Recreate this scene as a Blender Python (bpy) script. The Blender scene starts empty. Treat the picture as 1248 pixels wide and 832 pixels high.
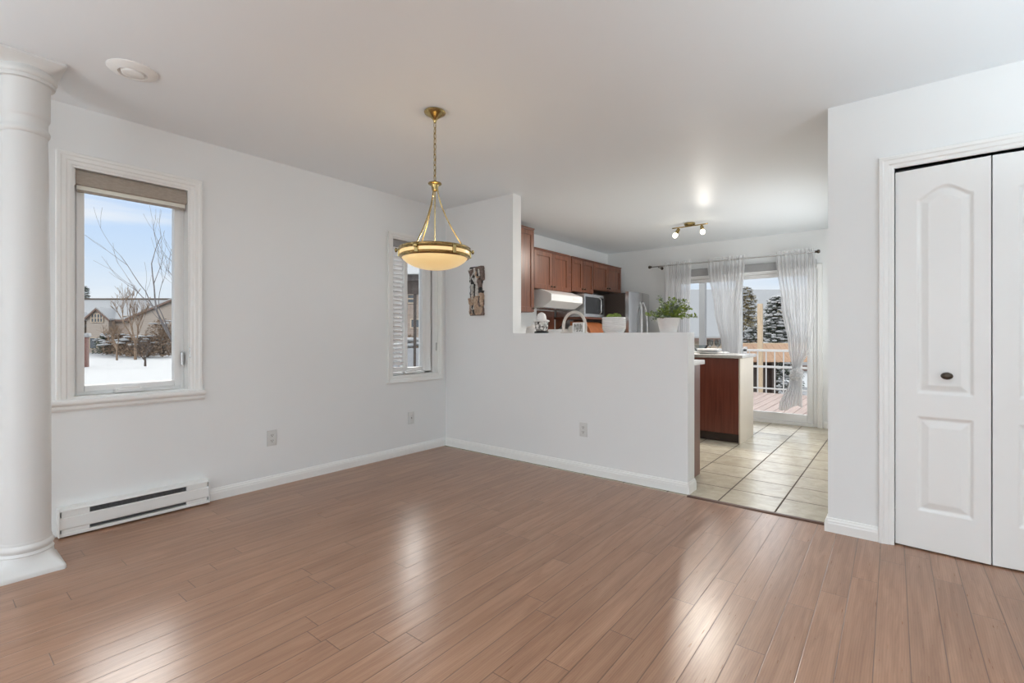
import bpy, bmesh, math, random
from mathutils import Vector, Matrix, noise
random.seed(7)
R = math.radians
sc = bpy.context.scene
C = sc.collection

# ------------------------------------------------------------------ camera, world, lights, exposure
YAW = R(38.86)
CAM = Vector((3.686, -3.48, 1.122))
FPX = 590.7
cd = bpy.data.cameras.new('camera'); cam = bpy.data.objects.new('camera', cd); C.objects.link(cam)
cam.location = CAM; cam.rotation_euler = (R(90), 0, YAW)
cd.sensor_width = 36; cd.lens = FPX/1248*36; cd.shift_y = -6/1248; cd.clip_start = .02; cd.clip_end = 600
sc.camera = cam
sc.view_settings.view_transform = 'Standard'; sc.view_settings.look = 'None'
sc.view_settings.gamma = 1; sc.view_settings.use_curve_mapping = False
sc.view_settings.exposure = 0.15
sc.cycles.use_denoising = True
sc.cycles.max_bounces = 10; sc.cycles.diffuse_bounces = 6; sc.cycles.transparent_max_bounces = 24
sc.cycles.sample_clamp_indirect = 6
sc.cycles.caustics_reflective = False; sc.cycles.caustics_refractive = False

def node(nt, t, loc=None, **kw):
    n = nt.nodes.new(t)
    for k, v in kw.items():
        if k in n.inputs: n.inputs[k].default_value = v
        else: setattr(n, k, v)
    return n
def ramp(nt, fac, stops, interp='LINEAR'):
    n = nt.nodes.new('ShaderNodeValToRGB'); e = n.color_ramp.elements; n.color_ramp.interpolation = interp
    while len(e) > 1: e.remove(e[-1])
    e[0].position = stops[0][0]; e[0].color = (*stops[0][1], 1)
    for p, c in stops[1:]:
        x = e.new(p); x.color = (*c, 1)
    nt.links.new(fac, n.inputs[0]); return n.outputs[0]

w = bpy.data.worlds.new('sky'); sc.world = w; w.use_nodes = True; nt = w.node_tree; nt.nodes.clear()
out = node(nt, 'ShaderNodeOutputWorld'); bg = node(nt, 'ShaderNodeBackground')
tc = node(nt, 'ShaderNodeTexCoord'); sp = node(nt, 'ShaderNodeSeparateXYZ')
nt.links.new(tc.outputs['Generated'], sp.inputs[0])
base = ramp(nt, sp.outputs[2], [(0, (.80, .82, .85)), (.06, (.74, .80, .87)), (.14, (.58, .71, .89)), (.24, (.46, .64, .92)), (.45, (.6, .72, .9)), (1, (.7, .8, .95))])
# bright band added to the north-west sky, for window reflections on the floor
dt = node(nt, 'ShaderNodeVectorMath', operation='DOT_PRODUCT'); dt.inputs[1].default_value = Vector((-.85, .52, 0)).normalized()
nt.links.new(tc.outputs['Generated'], dt.inputs[0])
glow = ramp(nt, dt.outputs['Value'], [(.45, (0, 0, 0)), (.62, (.3, .3, .3)), (.80, (1, 1, 1))])
gl2 = ramp(nt, sp.outputs[2], [(.25, (0, 0, 0)), (.32, (1, 1, 1)), (.48, (1, 1, 1)), (.62, (0, 0, 0))])
gm = node(nt, 'ShaderNodeMixRGB', blend_type='MULTIPLY'); gm.inputs[0].default_value = 1; nt.links.new(glow, gm.inputs[1]); nt.links.new(gl2, gm.inputs[2])
mp = node(nt, 'ShaderNodeMapping'); mp.inputs['Scale'].default_value = (1.2, 1.2, 9)
nt.links.new(tc.outputs['Generated'], mp.inputs[0])
nz = node(nt, 'ShaderNodeTexNoise', Scale=2.2, Detail=5.0, Roughness=.55); nt.links.new(mp.outputs[0], nz.inputs['Vector'])
cf = ramp(nt, nz.outputs[0], [(.44, (0, 0, 0)), (.66, (.75, .75, .75))])
mx = node(nt, 'ShaderNodeMixRGB'); mx.inputs[2].default_value = (.86, .87, .90, 1)
nt.links.new(cf, mx.inputs[0]); nt.links.new(base, mx.inputs[1])
ga = node(nt, 'ShaderNodeMixRGB', blend_type='ADD'); ga.inputs[0].default_value = 1
gs = node(nt, 'ShaderNodeMixRGB', blend_type='MULTIPLY'); gs.inputs[0].default_value = 1; gs.inputs[2].default_value = (12.5, 12.2, 11.6, 1)
nt.links.new(gm.outputs[0], gs.inputs[1]); nt.links.new(mx.outputs[0], ga.inputs[1]); nt.links.new(gs.outputs[0], ga.inputs[2]); nt.links.new(ga.outputs[0], bg.inputs[0])
bg.inputs[1].default_value = 1.0
nt.links.new(bg.outputs[0], out.inputs[0])

def area(name, loc, rot, sx, sy, power, col=(1, 1, 1)):
    l = bpy.data.lights.new(name, 'AREA'); l.shape = 'RECTANGLE'; l.size = sx; l.size_y = sy; l.energy = power; l.color = col
    o = bpy.data.objects.new(name, l); C.objects.link(o); o.location = loc; o.rotation_euler = rot; return o
# fill lights added at unseen openings behind and beside the camera, brightening the room
COOL = (.885, .985, 1.045)
area('rear_fill', (3.0, -8.35, 1.3), (R(90), 0, 0), 4.4, 2.0, 56, COOL)
area('left_rear_fill', (-.35, -5.9, 1.3), (R(90), 0, R(-90)), 2.6, 1.9, 7, COOL)
area('right_fill', (6.5, -4.9, 1.3), (R(90), 0, R(90)), 3.2, 1.9, 14, COOL)
area('rear_upward_fill', (3.0, -8.7, .35), (R(128), 0, 0), 4.4, 1.2, 40, COOL)  # upward pair added low outside to brighten the ceiling
area('right_upward_fill', (6.8, -4.9, .35), (R(128), 0, R(90)), 3.2, 1.2, 26, COOL)
area('kitchen_fill', (3.55, 2.2, 1.25), (R(97), 0, R(90)), 1.6, 1.2, 24, (.95, .985, 1.0))  # fill added at an unseen opening in the kitchen side wall

sl = bpy.data.lights.new('veiled_sun', 'SUN'); sl.energy = 2.0; sl.angle = R(50); sl.color = (1, .985, .95)
so = bpy.data.objects.new('veiled_sun', sl); C.objects.link(so); so.rotation_euler = Vector((-.35, .80, -.62)).to_track_quat('-Z', 'Y').to_euler()

# ------------------------------------------------------------------ helpers
def P(u, D, z=None, v=None):
    """point seen in column u of the photograph at depth D metres (optionally at row v)"""
    r = (u-624)/FPX*D
    x = CAM.x + r*math.cos(YAW) - D*math.sin(YAW); y = CAM.y + r*math.sin(YAW) + D*math.cos(YAW)
    if z is None: z = CAM.z + (410-v)/FPX*D if v is not None else 0
    return Vector((x, y, z))
def BM(): return bmesh.new()
def box(bm, x0, x1, y0, y1, z0, z1, bev=0, seg=2):
    b2 = bmesh.new() if bev else bm
    vs = [b2.verts.new((x, y, z)) for x in (x0, x1) for y in (y0, y1) for z in (z0, z1)]
    for f in ((0, 1, 3, 2), (4, 6, 7, 5), (0, 4, 5, 1), (2, 3, 7, 6), (0, 2, 6, 4), (1, 5, 7, 3)):
        b2.faces.new([vs[i] for i in f])
    if bev:
        bmesh.ops.bevel(b2, geom=b2.edges[:], offset=bev, segments=seg, affect='EDGES', profile=.6)
        merge(bm, b2)
    return bm
def merge(bm, b2, M=None):
    m = bpy.data.meshes.new('t'); b2.to_mesh(m); b2.free()
    if M is not None: m.transform(M)
    bm.from_mesh(m); bpy.data.meshes.remove(m); return bm
def lathe(bm, prof, cx, cy, seg=32, M=None):
    b2 = bmesh.new(); rings = []
    for r, z in prof:
        if r < 1e-5: rings.append([b2.verts.new((0, 0, z))])
        else: rings.append([b2.verts.new((r*math.cos(2*math.pi*i/seg), r*math.sin(2*math.pi*i/seg), z)) for i in range(seg)])
    for a, b in zip(rings, rings[1:]):
        for i in range(seg):
            j = (i+1) % seg
            if len(a) == 1 and len(b) == 1: continue
            if len(a) == 1: b2.faces.new((a[0], b[j], b[i]))
            elif len(b) == 1: b2.faces.new((a[i], a[j], b[0]))
            else: b2.faces.new((a[i], a[j], b[j], b[i]))
    bmesh.ops.recalc_face_normals(b2, faces=b2.faces[:])
    return merge(bm, b2, (M if M is not None else Matrix.Translation((cx, cy, 0))))
def tube(bm, pts, r, seg=8, closed=False, r2=None):
    pts = [Vector(p) for p in pts]; n = len(pts); rings = []; up = None
    for i, p in enumerate(pts):
        if closed: t = pts[(i+1) % n]-pts[i-1]
        else: t = pts[min(i+1, n-1)]-pts[max(i-1, 0)]
        t.normalize()
        if up is None:
            up = Vector((0, 0, 1)) if abs(t.z) < .9 else Vector((1, 0, 0))
        a = (up-t*up.dot(t)).normalized(); up = a; b = t.cross(a)
        rr = r if r2 is None else r+(r2-r)*i/(n-1)
        rings.append([bm.verts.new(p+(a*math.cos(2*math.pi*k/seg)+b*math.sin(2*math.pi*k/seg))*rr) for k in range(seg)])
    for i in range(n if closed else n-1):
        A = rings[i]; B = rings[(i+1) % n]
        for k in range(seg):
            bm.faces.new((A[k], A[(k+1) % seg], B[(k+1) % seg], B[k]))
    if not closed:
        bm.faces.new(rings[0][::-1]); bm.faces.new(rings[-1])
    return bm
def prism(bm, poly, axis, a, b):
    """extrude a 2D polygon along axis from a to b; poly in the two other axes in order"""
    def v3(p, t):
        return {'X': (t, p[0], p[1]), 'Y': (p[0], t, p[1]), 'Z': (p[0], p[1], t)}[axis]
    A = [bm.verts.new(v3(p, a)) for p in poly]; B = [bm.verts.new(v3(p, b)) for p in poly]
    n = len(poly); fs = [bm.faces.new(A), bm.faces.new(B[::-1])]
    for i in range(n): fs.append(bm.faces.new((A[i], B[i], B[(i+1) % n], A[(i+1) % n])))
    bmesh.ops.recalc_face_normals(bm, faces=fs); return bm
def worldloc(o):
    v = Vector((0, 0, 0)); R_ = 0
    while o is not None: v += o.location; o = o.parent
    return v
def obj(name, bm, mat, parent=None, smooth=False, origin=None, xf=None):
    """link bm (built in world coordinates) as one mesh object"""
    if xf is not None: bm.transform(xf)
    bm.normal_update()
    m = bpy.data.meshes.new(name)
    if parent is not None:
        org = worldloc(parent); loc = Vector((0, 0, 0))
    else:
        xs = [v.co for v in bm.verts]
        mn = Vector([min(c[i] for c in xs) for i in range(3)]); mxx = Vector([max(c[i] for c in xs) for i in range(3)])
        org = Vector(origin) if origin else Vector(((mn.x+mxx.x)/2, (mn.y+mxx.y)/2, mn.z)); loc = org
    bm.transform(Matrix.Translation(-org)); bm.to_mesh(m); bm.free()
    for mt in (mat if isinstance(mat, (list, tuple)) else [mat]): m.materials.append(mt)
    if smooth:
        m.polygons.foreach_set('use_smooth', [True]*len(m.polygons))
        m.set_sharp_from_angle(angle=R(smooth if not isinstance(smooth, bool) else 35))
    o = bpy.data.objects.new(name, m); C.objects.link(o); o.location = loc
    if parent is not None: o.parent = parent
    return o
def thing(name, label, cat, loc, group=None):
    o = bpy.data.objects.new(name, None); C.objects.link(o); o.location = loc; o.empty_display_size = .1
    o['label'] = label; o['category'] = cat
    if group: o['group'] = group
    return o
def tag(o, label, cat, group=None, kind=None):
    o['label'] = label; o['category'] = cat
    if group: o['group'] = group
    if kind: o['kind'] = kind
    return o
def struct(name, bm=None, mat=None, loc=None, label=None, smooth=False, cat=None):
    if bm is not None: o = obj(name, bm, mat, None, smooth)
    else:
        o = bpy.data.objects.new(name, None); C.objects.link(o); o.location = loc; o.empty_display_size = .1
    o['kind'] = 'structure'
    if label: o['label'] = label
    if cat: o['category'] = cat
    return o
def copy_tree(o, parent=None, loc=None):
    c = o.copy(); C.objects.link(c); c.parent = parent
    if loc is not None: c.location = loc
    for ch in [x for x in bpy.data.objects if x.parent == o]: copy_tree(ch, c)
    return c
def wall(bm, axis, at, th, u0, u1, z0, z1, holes):
    us = sorted({u0, u1, *[h[0] for h in holes], *[h[1] for h in holes]}); us = [u for u in us if u0 <= u <= u1]
    zs = sorted({z0, z1, *[h[2] for h in holes], *[h[3] for h in holes]}); zs = [z for z in zs if z0 <= z <= z1]
    for a, b in zip(us, us[1:]):
        for c, d in zip(zs, zs[1:]):
            if any(h[0] <= (a+b)/2 <= h[1] and h[2] <= (c+d)/2 <= h[3] for h in holes): continue
            if axis == 'X': box(bm, min(at, at+th), max(at, at+th), a, b, c, d)
            else: box(bm, a, b, min(at, at+th), max(at, at+th), c, d)
    bmesh.ops.remove_doubles(bm, verts=bm.verts[:], dist=1e-5)
    # drop the doubled internal faces between the blocks
    seen = {}
    for f in bm.faces: seen.setdefault(frozenset(v.index for v in f.verts), []).append(f)
    bm.verts.index_update(); seen = {}
    for f in bm.faces: seen.setdefault(frozenset(v.index for v in f.verts), []).append(f)
    dead = [f for k in seen.values() if len(k) > 1 for f in k]
    bmesh.ops.delete(bm, geom=dead, context='FACES_ONLY')
    return bm

# ------------------------------------------------------------------ materials
def mat(name, col, rough=.5, metal=0, spec=.5, bump=0, bscale=200, var=0, vscale=3, emit=None, es=0, coat=0, coord='Object', stretch=(1, 1, 1), trans=0, alpha=1, ior=1.5, sss=0):
    m = bpy.data.materials.new(name); m.use_nodes = True; nt = m.node_tree; b = nt.nodes['Principled BSDF']
    b.inputs['Base Color'].default_value = (*col, 1); b.inputs['Roughness'].default_value = rough; b.inputs['Metallic'].default_value = metal
    b.inputs['Specular IOR Level'].default_value = spec; b.inputs['Coat Weight'].default_value = coat; b.inputs['Coat Roughness'].default_value = .12
    b.inputs['Transmission Weight'].default_value = trans; b.inputs['Alpha'].default_value = alpha; b.inputs['IOR'].default_value = ior
    if emit: b.inputs['Emission Color'].default_value = (*emit, 1); b.inputs['Emission Strength'].default_value = es
    tc = node(nt, 'ShaderNodeTexCoord'); mp = node(nt, 'ShaderNodeMapping'); mp.inputs['Scale'].default_value = stretch
    nt.links.new(tc.outputs[coord], mp.inputs[0])
    if var:
        n = node(nt, 'ShaderNodeTexNoise', Scale=vscale, Detail=5.0, Roughness=.6); nt.links.new(mp.outputs[0], n.inputs['Vector'])
        c = ramp(nt, n.outputs[0], [(.3, tuple(x*(1-var) for x in col)), (.7, tuple(min(1, x*(1+var)) for x in col))])
        nt.links.new(c, b.inputs['Base Color'])
    if bump:
        n = node(nt, 'ShaderNodeTexNoise', Scale=bscale, Detail=3.0); nt.links.new(mp.outputs[0], n.inputs['Vector'])
        bp = node(nt, 'ShaderNodeBump', Strength=bump, Distance=.002); nt.links.new(n.outputs[0], bp.inputs['Height']); nt.links.new(bp.outputs[0], b.inputs['Normal'])
    return m
M = {}
M['wall'] = mat('wall_paint', (.79, .80, .795), .55, spec=.3, bump=.08, bscale=260)
M['ceiling'] = mat('ceiling_paint', (.85, .89, .915), .5, spec=.22, bump=.08, bscale=160)
M['trim'] = mat('trim_paint', (.83, .83, .81), .32, spec=.5, bump=.03, bscale=60)
M['pvc'] = mat('window_vinyl', (.84, .84, .83), .3, bump=.02, bscale=60)
M['column'] = mat('dimmed_column_paint', (.66, .66, .645), .4, bump=.06, bscale=90)  # greyer than the white trim; the column's dimmer light is in the colour
M['door'] = mat('door_paint', (.83, .83, .815), .38, bump=.05, bscale=150)
M['brass'] = mat('antique_brass', (.40, .30, .13), .24, metal=1, var=.3, vscale=30)
M['bronze'] = mat('dark_bronze', (.08, .065, .05), .3, metal=.8, var=.2, vscale=40)
M['steel'] = mat('brushed_steel', (.62, .62, .62), .26, metal=1, bump=.05, bscale=60, stretch=(1, 1, 30))
M['black'] = mat('black_plastic', (.012, .012, .013), .2, var=.2)
M['darkbrown'] = mat('dark_appliance_side', (.05, .038, .033), .45, bump=.1, bscale=300)
M['white'] = mat('white_enamel', (.8, .8, .79), .25, var=.03)
M['ceramic'] = mat('white_ceramic', (.8, .79, .78), .3, var=.05, vscale=20)
M['heater'] = mat('heater_enamel', (.78, .78, .76), .35, bump=.02)
M['heaterdark'] = mat('heater_slot', (.10, .10, .10), .6, var=.3, vscale=60)
M['plate'] = mat('outlet_plastic', (.66, .66, .64), .35, var=.02)
M['plateslot'] = mat('outlet_slot', (.10, .09, .08), .6, var=.1)
M['darkstrip'] = mat('threshold_wood', (.09, .04, .025), .4, var=.2, vscale=20)
M['countertop'] = mat('laminate_counter', (.40, .385, .365), .22, var=.12, vscale=60)
M['backsplash'] = mat('kitchen_wall_paint', (.72, .74, .71), .5, bump=.05)
M['shadefab'] = mat('shade_fabric', (.36, .31, .26), .8, var=.12, vscale=40, bump=.3, bscale=500, stretch=(1, 1, 4))
M['shadelight'] = mat('shade_hem', (.8, .78, .70), .6, var=.05)
M['greyfab'] = mat('grey_roller', (.30, .30, .30), .8, var=.05, vscale=40)
M['blind'] = mat('white_blind', (.78, .78, .78), .4, var=.03)
M['snow'] = mat('snow', (.385, .38, .375), .8, bump=.3, bscale=4, var=.02, vscale=1.5)
M['bark'] = mat('bark', (.10, .075, .06), .9, var=.3, vscale=6)
M['greybark'] = mat('grey_bark', (.17, .15, .145), .9, var=.3, vscale=6)
M['twig'] = mat('dry_twig', (.24, .165, .11), .9, var=.35, vscale=3)
M['conifer'] = mat('conifer_needles', (.055, .07, .045), .8, var=.4, vscale=4)
M['goldconifer'] = mat('golden_cedar', (.26, .20, .08), .8, var=.35, vscale=4)
M['leaf'] = mat('plant_leaf', (.22, .30, .05), .5, var=.45, vscale=25)
M['leafgrey'] = mat('plant_leaf_grey', (.20, .25, .17), .5, var=.35, vscale=25)
M['soil'] = mat('soil', (.05, .035, .025), .9, var=.3, vscale=50)
M['cedar'] = mat('cedar_boards', (.47, .29, .18), .6, var=.2, vscale=6, stretch=(6, 6, 1))
M['cedarpost'] = mat('cedar_post', (.56, .42, .28), .6, var=.15, vscale=5, stretch=(6, 6, 1))
M['darkwood'] = mat('dark_stained_beam', (.05, .035, .028), .6, var=.3, vscale=5)
M['rail'] = mat('white_railing', (.62, .62, .60), .4, var=.03)
M['greypost'] = mat('grey_post_paint', (.34, .34, .335), .6, var=.05)
M['deck'] = mat('deck_boards', (.46, .34, .29), .7, var=.15, vscale=3, stretch=(12, .6, 1))
M['stonehouse'] = mat('tan_siding', (.36, .27, .20), .8, var=.12, vscale=1.2)
M['tansiding'] = mat('cream_siding', (.50, .40, .30), .8, var=.06, vscale=1.2)
M['fascia'] = mat('brown_fascia', (.16, .10, .075), .7, var=.1)
M['extglass'] = mat('house_window_glass', (.10, .11, .12), .15, var=.2)
M['greypanel'] = mat('grey_privacy_panel', (.30, .30, .31), .6, var=.08, vscale=4)
M['redbrick'] = mat('pillar_brick', (.20, .10, .08), .8, var=.2, vscale=8)
M['woodbox'] = mat('orange_wood', (.30, .10, .035), .4, var=.25, vscale=12, stretch=(1, 5, 1))
M['boardwood'] = mat('red_brown_board', (.11, .035, .018), .4, var=.25, vscale=10)
M['hoop'] = mat('pale_hoop', (.60, .56, .51), .4, var=.08, vscale=20)
M['bulb'] = mat('lit_bulb', (1, .95, .85), .3, emit=(1, .88, .68), es=9)
M['bowlglass'] = mat('amber_glass_bowl', (.78, .60, .32), .35, var=.06, vscale=9, emit=(1, .70, .30), es=.42)

def glass(name, tint=(1, 1, 1), refl=.06):
    m = bpy.data.materials.new(name); m.use_nodes = True; nt = m.node_tree; nt.nodes.clear()
    o = node(nt, 'ShaderNodeOutputMaterial'); t = node(nt, 'ShaderNodeBsdfTransparent'); g = node(nt, 'ShaderNodeBsdfGlossy')
    t.inputs[0].default_value = (*tint, 1); g.inputs['Roughness'].default_value = .02
    x = node(nt, 'ShaderNodeMixShader'); fr = node(nt, 'ShaderNodeFresnel', IOR=1.25)
    nt.links.new(fr.outputs[0], x.inputs[0]); nt.links.new(t.outputs[0], x.inputs[1]); nt.links.new(g.outputs[0], x.inputs[2]); nt.links.new(x.outputs[0], o.inputs[0])
    return m
M['glass'] = glass('window_glass', (.97, .98, .98))
M['clearglass'] = glass('drinking_glass', (.82, .85, .86))

def sheer():
    m = bpy.data.materials.new('sheer_voile'); m.use_nodes = True; nt = m.node_tree; nt.nodes.clear()
    o = node(nt, 'ShaderNodeOutputMaterial'); d = node(nt, 'ShaderNodeBsdfDiffuse'); t = node(nt, 'ShaderNodeBsdfTranslucent'); p = node(nt, 'ShaderNodeBsdfTransparent')
    d.inputs[0].default_value = (.86, .86, .86, 1); t.inputs[0].default_value = (.86, .86, .87, 1)
    a = node(nt, 'ShaderNodeMixShader'); a.inputs[0].default_value = .5
    b = node(nt, 'ShaderNodeMixShader')
    lw = node(nt, 'ShaderNodeLayerWeight', Blend=.35)
    mr = node(nt, 'ShaderNodeMapRange'); mr.inputs['From Min'].default_value = 0; mr.inputs['From Max'].default_value = .8; mr.inputs['To Min'].default_value = .42; mr.inputs['To Max'].default_value = .96
    nt.links.new(lw.outputs['Facing'], mr.inputs['Value'])
    tc = node(nt, 'ShaderNodeTexCoord'); mp = node(nt, 'ShaderNodeMapping'); mp.inputs['Scale'].default_value = (300, 300, 4)
    nz = node(nt, 'ShaderNodeTexNoise', Scale=1.0, Detail=1.0); nt.links.new(tc.outputs['Object'], mp.inputs[0]); nt.links.new(mp.outputs[0], nz.inputs['Vector'])
    ad = node(nt, 'ShaderNodeMath', operation='MULTIPLY_ADD'); ad.inputs[1].default_value = .2; 
    nt.links.new(nz.outputs[0], ad.inputs[0]); nt.links.new(mr.outputs[0], ad.inputs[2])
    nt.links.new(ad.outputs[0], b.inputs[0])
    nt.links.new(d.outputs[0], a.inputs[1]); nt.links.new(t.outputs[0], a.inputs[2])
    nt.links.new(p.outputs[0], b.inputs[1]); nt.links.new(a.outputs[0], b.inputs[2]); nt.links.new(b.outputs[0], o.inputs[0])
    return m
M['sheer'] = sheer()

def wood(name, c1, c2, axis='Z', rough=.3, scale=1.0, coat=.2):
    m = bpy.data.materials.new(name); m.use_nodes = True; nt = m.node_tree; b = nt.nodes['Principled BSDF']
    tc = node(nt, 'ShaderNodeTexCoord'); mp = node(nt, 'ShaderNodeMapping')
    mp.inputs['Scale'].default_value = {'Z': (16*scale, 16*scale, .9*scale), 'X': (.9*scale, 16*scale, 16*scale), 'Y': (16*scale, .9*scale, 16*scale)}[axis]
    nt.links.new(tc.outputs['Object'], mp.inputs[0])
    n = node(nt, 'ShaderNodeTexNoise', Scale=1.6, Detail=8.0, Roughness=.62, Distortion=.6); nt.links.new(mp.outputs[0], n.inputs['Vector'])
    c = ramp(nt, n.outputs[0], [(.3, c1), (.7, c2)]); nt.links.new(c, b.inputs['Base Color'])
    b.inputs['Roughness'].default_value = rough; b.inputs['Coat Weight'].default_value = coat; b.inputs['Coat Roughness'].default_value = .25
    return m
M['cherry'] = wood('cherry_cabinet', (.10, .030, .014), (.24, .085, .038), 'Z', .35)
M['cherrytop'] = wood('cherry_moulding', (.09, .027, .013), (.19, .065, .03), 'Y', .35)
M['mahogany'] = wood('mahogany_panel', (.085, .022, .014), (.17, .048, .03), 'Z', .3)

def floor_mat():
    m = bpy.data.materials.new('laminate_planks'); m.use_nodes = True; nt = m.node_tree; b = nt.nodes['Principled BSDF']; L = nt.links.new
    g = node(nt, 'ShaderNodeNewGeometry'); s = node(nt, 'ShaderNodeSeparateXYZ'); L(g.outputs['Position'], s.inputs[0])
    def mth(op, a, b_=None, c=None):
        n = node(nt, 'ShaderNodeMath', operation=op)
        for i, v in enumerate((a, b_, c)):
            if v is None: continue
            if isinstance(v, (int, float)): n.inputs[i].default_value = v
            else: L(v, n.inputs[i])
        return n.outputs[0]
    PW = .1
    xx = mth('MULTIPLY_ADD', s.outputs[1], .012, s.outputs[0])   # boards run a hair off square
    xs = mth('DIVIDE', mth('SUBTRACT', xx, .0915), PW)
    row = mth('FLOOR', xs); fx = mth('SUBTRACT', xs, row)
    wn = node(nt, 'ShaderNodeTexWhiteNoise', noise_dimensions='1D'); L(row, wn.inputs['W'])
    ys = mth('DIVIDE', mth('MULTIPLY_ADD', wn.outputs[0], 7.3, s.outputs[1]), 1.18)
    bi = mth('FLOOR', ys); fy = mth('SUBTRACT', ys, bi)
    cid = node(nt, 'ShaderNodeCombineXYZ'); L(row, cid.inputs[0]); L(bi, cid.inputs[1])
    wn2 = node(nt, 'ShaderNodeTexWhiteNoise', noise_dimensions='3D'); L(cid.outputs[0], wn2.inputs['Vector'])
    # seams
    ex = mth('MULTIPLY', mth('MINIMUM', fx, mth('SUBTRACT', 1.0, fx)), PW)
    ey = mth('MULTIPLY', mth('MINIMUM', fy, mth('SUBTRACT', 1.0, fy)), 1.18)
    e = mth('MINIMUM', ex, ey)
    seam = node(nt, 'ShaderNodeMapRange'); seam.inputs['From Min'].default_value = .0009; seam.inputs['From Max'].default_value = .0024; L(e, seam.inputs['Value'])
    # grain: noise stretched along the board, shifted per board
    cv = node(nt, 'ShaderNodeCombineXYZ')
    L(mth('MULTIPLY_ADD', wn2.outputs[0], 31.0, mth('MULTIPLY', s.outputs[0], 30.0)), cv.inputs[0])
    L(mth('MULTIPLY', s.outputs[1], 1.9), cv.inputs[1]); L(mth('MULTIPLY', wn2.outputs[0], 50.0), cv.inputs[2])
    n1 = node(nt, 'ShaderNodeTexNoise', Scale=1.0, Detail=6.0, Roughness=.6, Distortion=1.1); L(cv.outputs[0], n1.inputs['Vector'])
    cv2 = node(nt, 'ShaderNodeCombineXYZ')
    L(mth('MULTIPLY', s.outputs[0], 240.0), cv2.inputs[0]); L(mth('MULTIPLY', s.outputs[1], 9.0), cv2.inputs[1]); L(wn2.outputs[0], cv2.inputs[2])
    n2 = node(nt, 'ShaderNodeTexNoise', Scale=1.0, Detail=3.0, Roughness=.6); L(cv2.outputs[0], n2.inputs['Vector'])
    # cathedral figure
    wv = node(nt, 'ShaderNodeTexWave', Scale=1.3, Distortion=7.0, Detail=3.0); wv.inputs['Detail Scale'].default_value = .8; L(cv.outputs[0], wv.inputs['Vector'])
    col = ramp(nt, n1.outputs[0], [(.25, (.245, .118, .066)), (.5, (.335, .177, .105)), (.75, (.420, .238, .148))])
    m1 = node(nt, 'ShaderNodeMixRGB', blend_type='MULTIPLY'); m1.inputs[0].default_value = .12
    L(col, m1.inputs[1]); L(ramp(nt, n2.outputs[0], [(.3, (.62, .6, .58)), (.62, (1, 1, 1))]), m1.inputs[2])
    m1b = node(nt, 'ShaderNodeMixRGB', blend_type='MULTIPLY'); m1b.inputs[0].default_value = .28
    L(m1.outputs[0], m1b.inputs[1]); L(ramp(nt, wv.outputs[0], [(.1, (.62, .58, .55)), (.5, (1, 1, 1))]), m1b.inputs[2])
    m2 = node(nt, 'ShaderNodeMixRGB', blend_type='MULTIPLY'); m2.inputs[0].default_value = 1
    L(m1b.outputs[0], m2.inputs[1]); L(ramp(nt, wn2.outputs[0], [(0, (.92, .91, .90)), (1, (1.06, 1.06, 1.06))]), m2.inputs[2])
    m3 = node(nt, 'ShaderNodeMixRGB'); m3.inputs[1].default_value = (.06, .03, .02, 1); L(m2.outputs[0], m3.inputs[2])
    L(mth('MULTIPLY_ADD', seam.outputs[0], .68, .32), m3.inputs[0])
    L(m3.outputs[0], b.inputs['Base Color'])
    L(mth('MULTIPLY_ADD', n2.outputs[0], .03, .265), b.inputs['Roughness'])
    b.inputs['Specular IOR Level'].default_value = .7
    bp = node(nt, 'ShaderNodeBump', Strength=.35, Distance=.001); L(seam.outputs[0], bp.inputs['Height'])
    bp2 = node(nt, 'ShaderNodeBump', Strength=.05, Distance=.0006); L(n2.outputs[0], bp2.inputs['Height']); L(bp.outputs[0], bp2.inputs['Normal'])
    L(bp2.outputs[0], b.inputs['Normal'])
    return m
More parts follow.
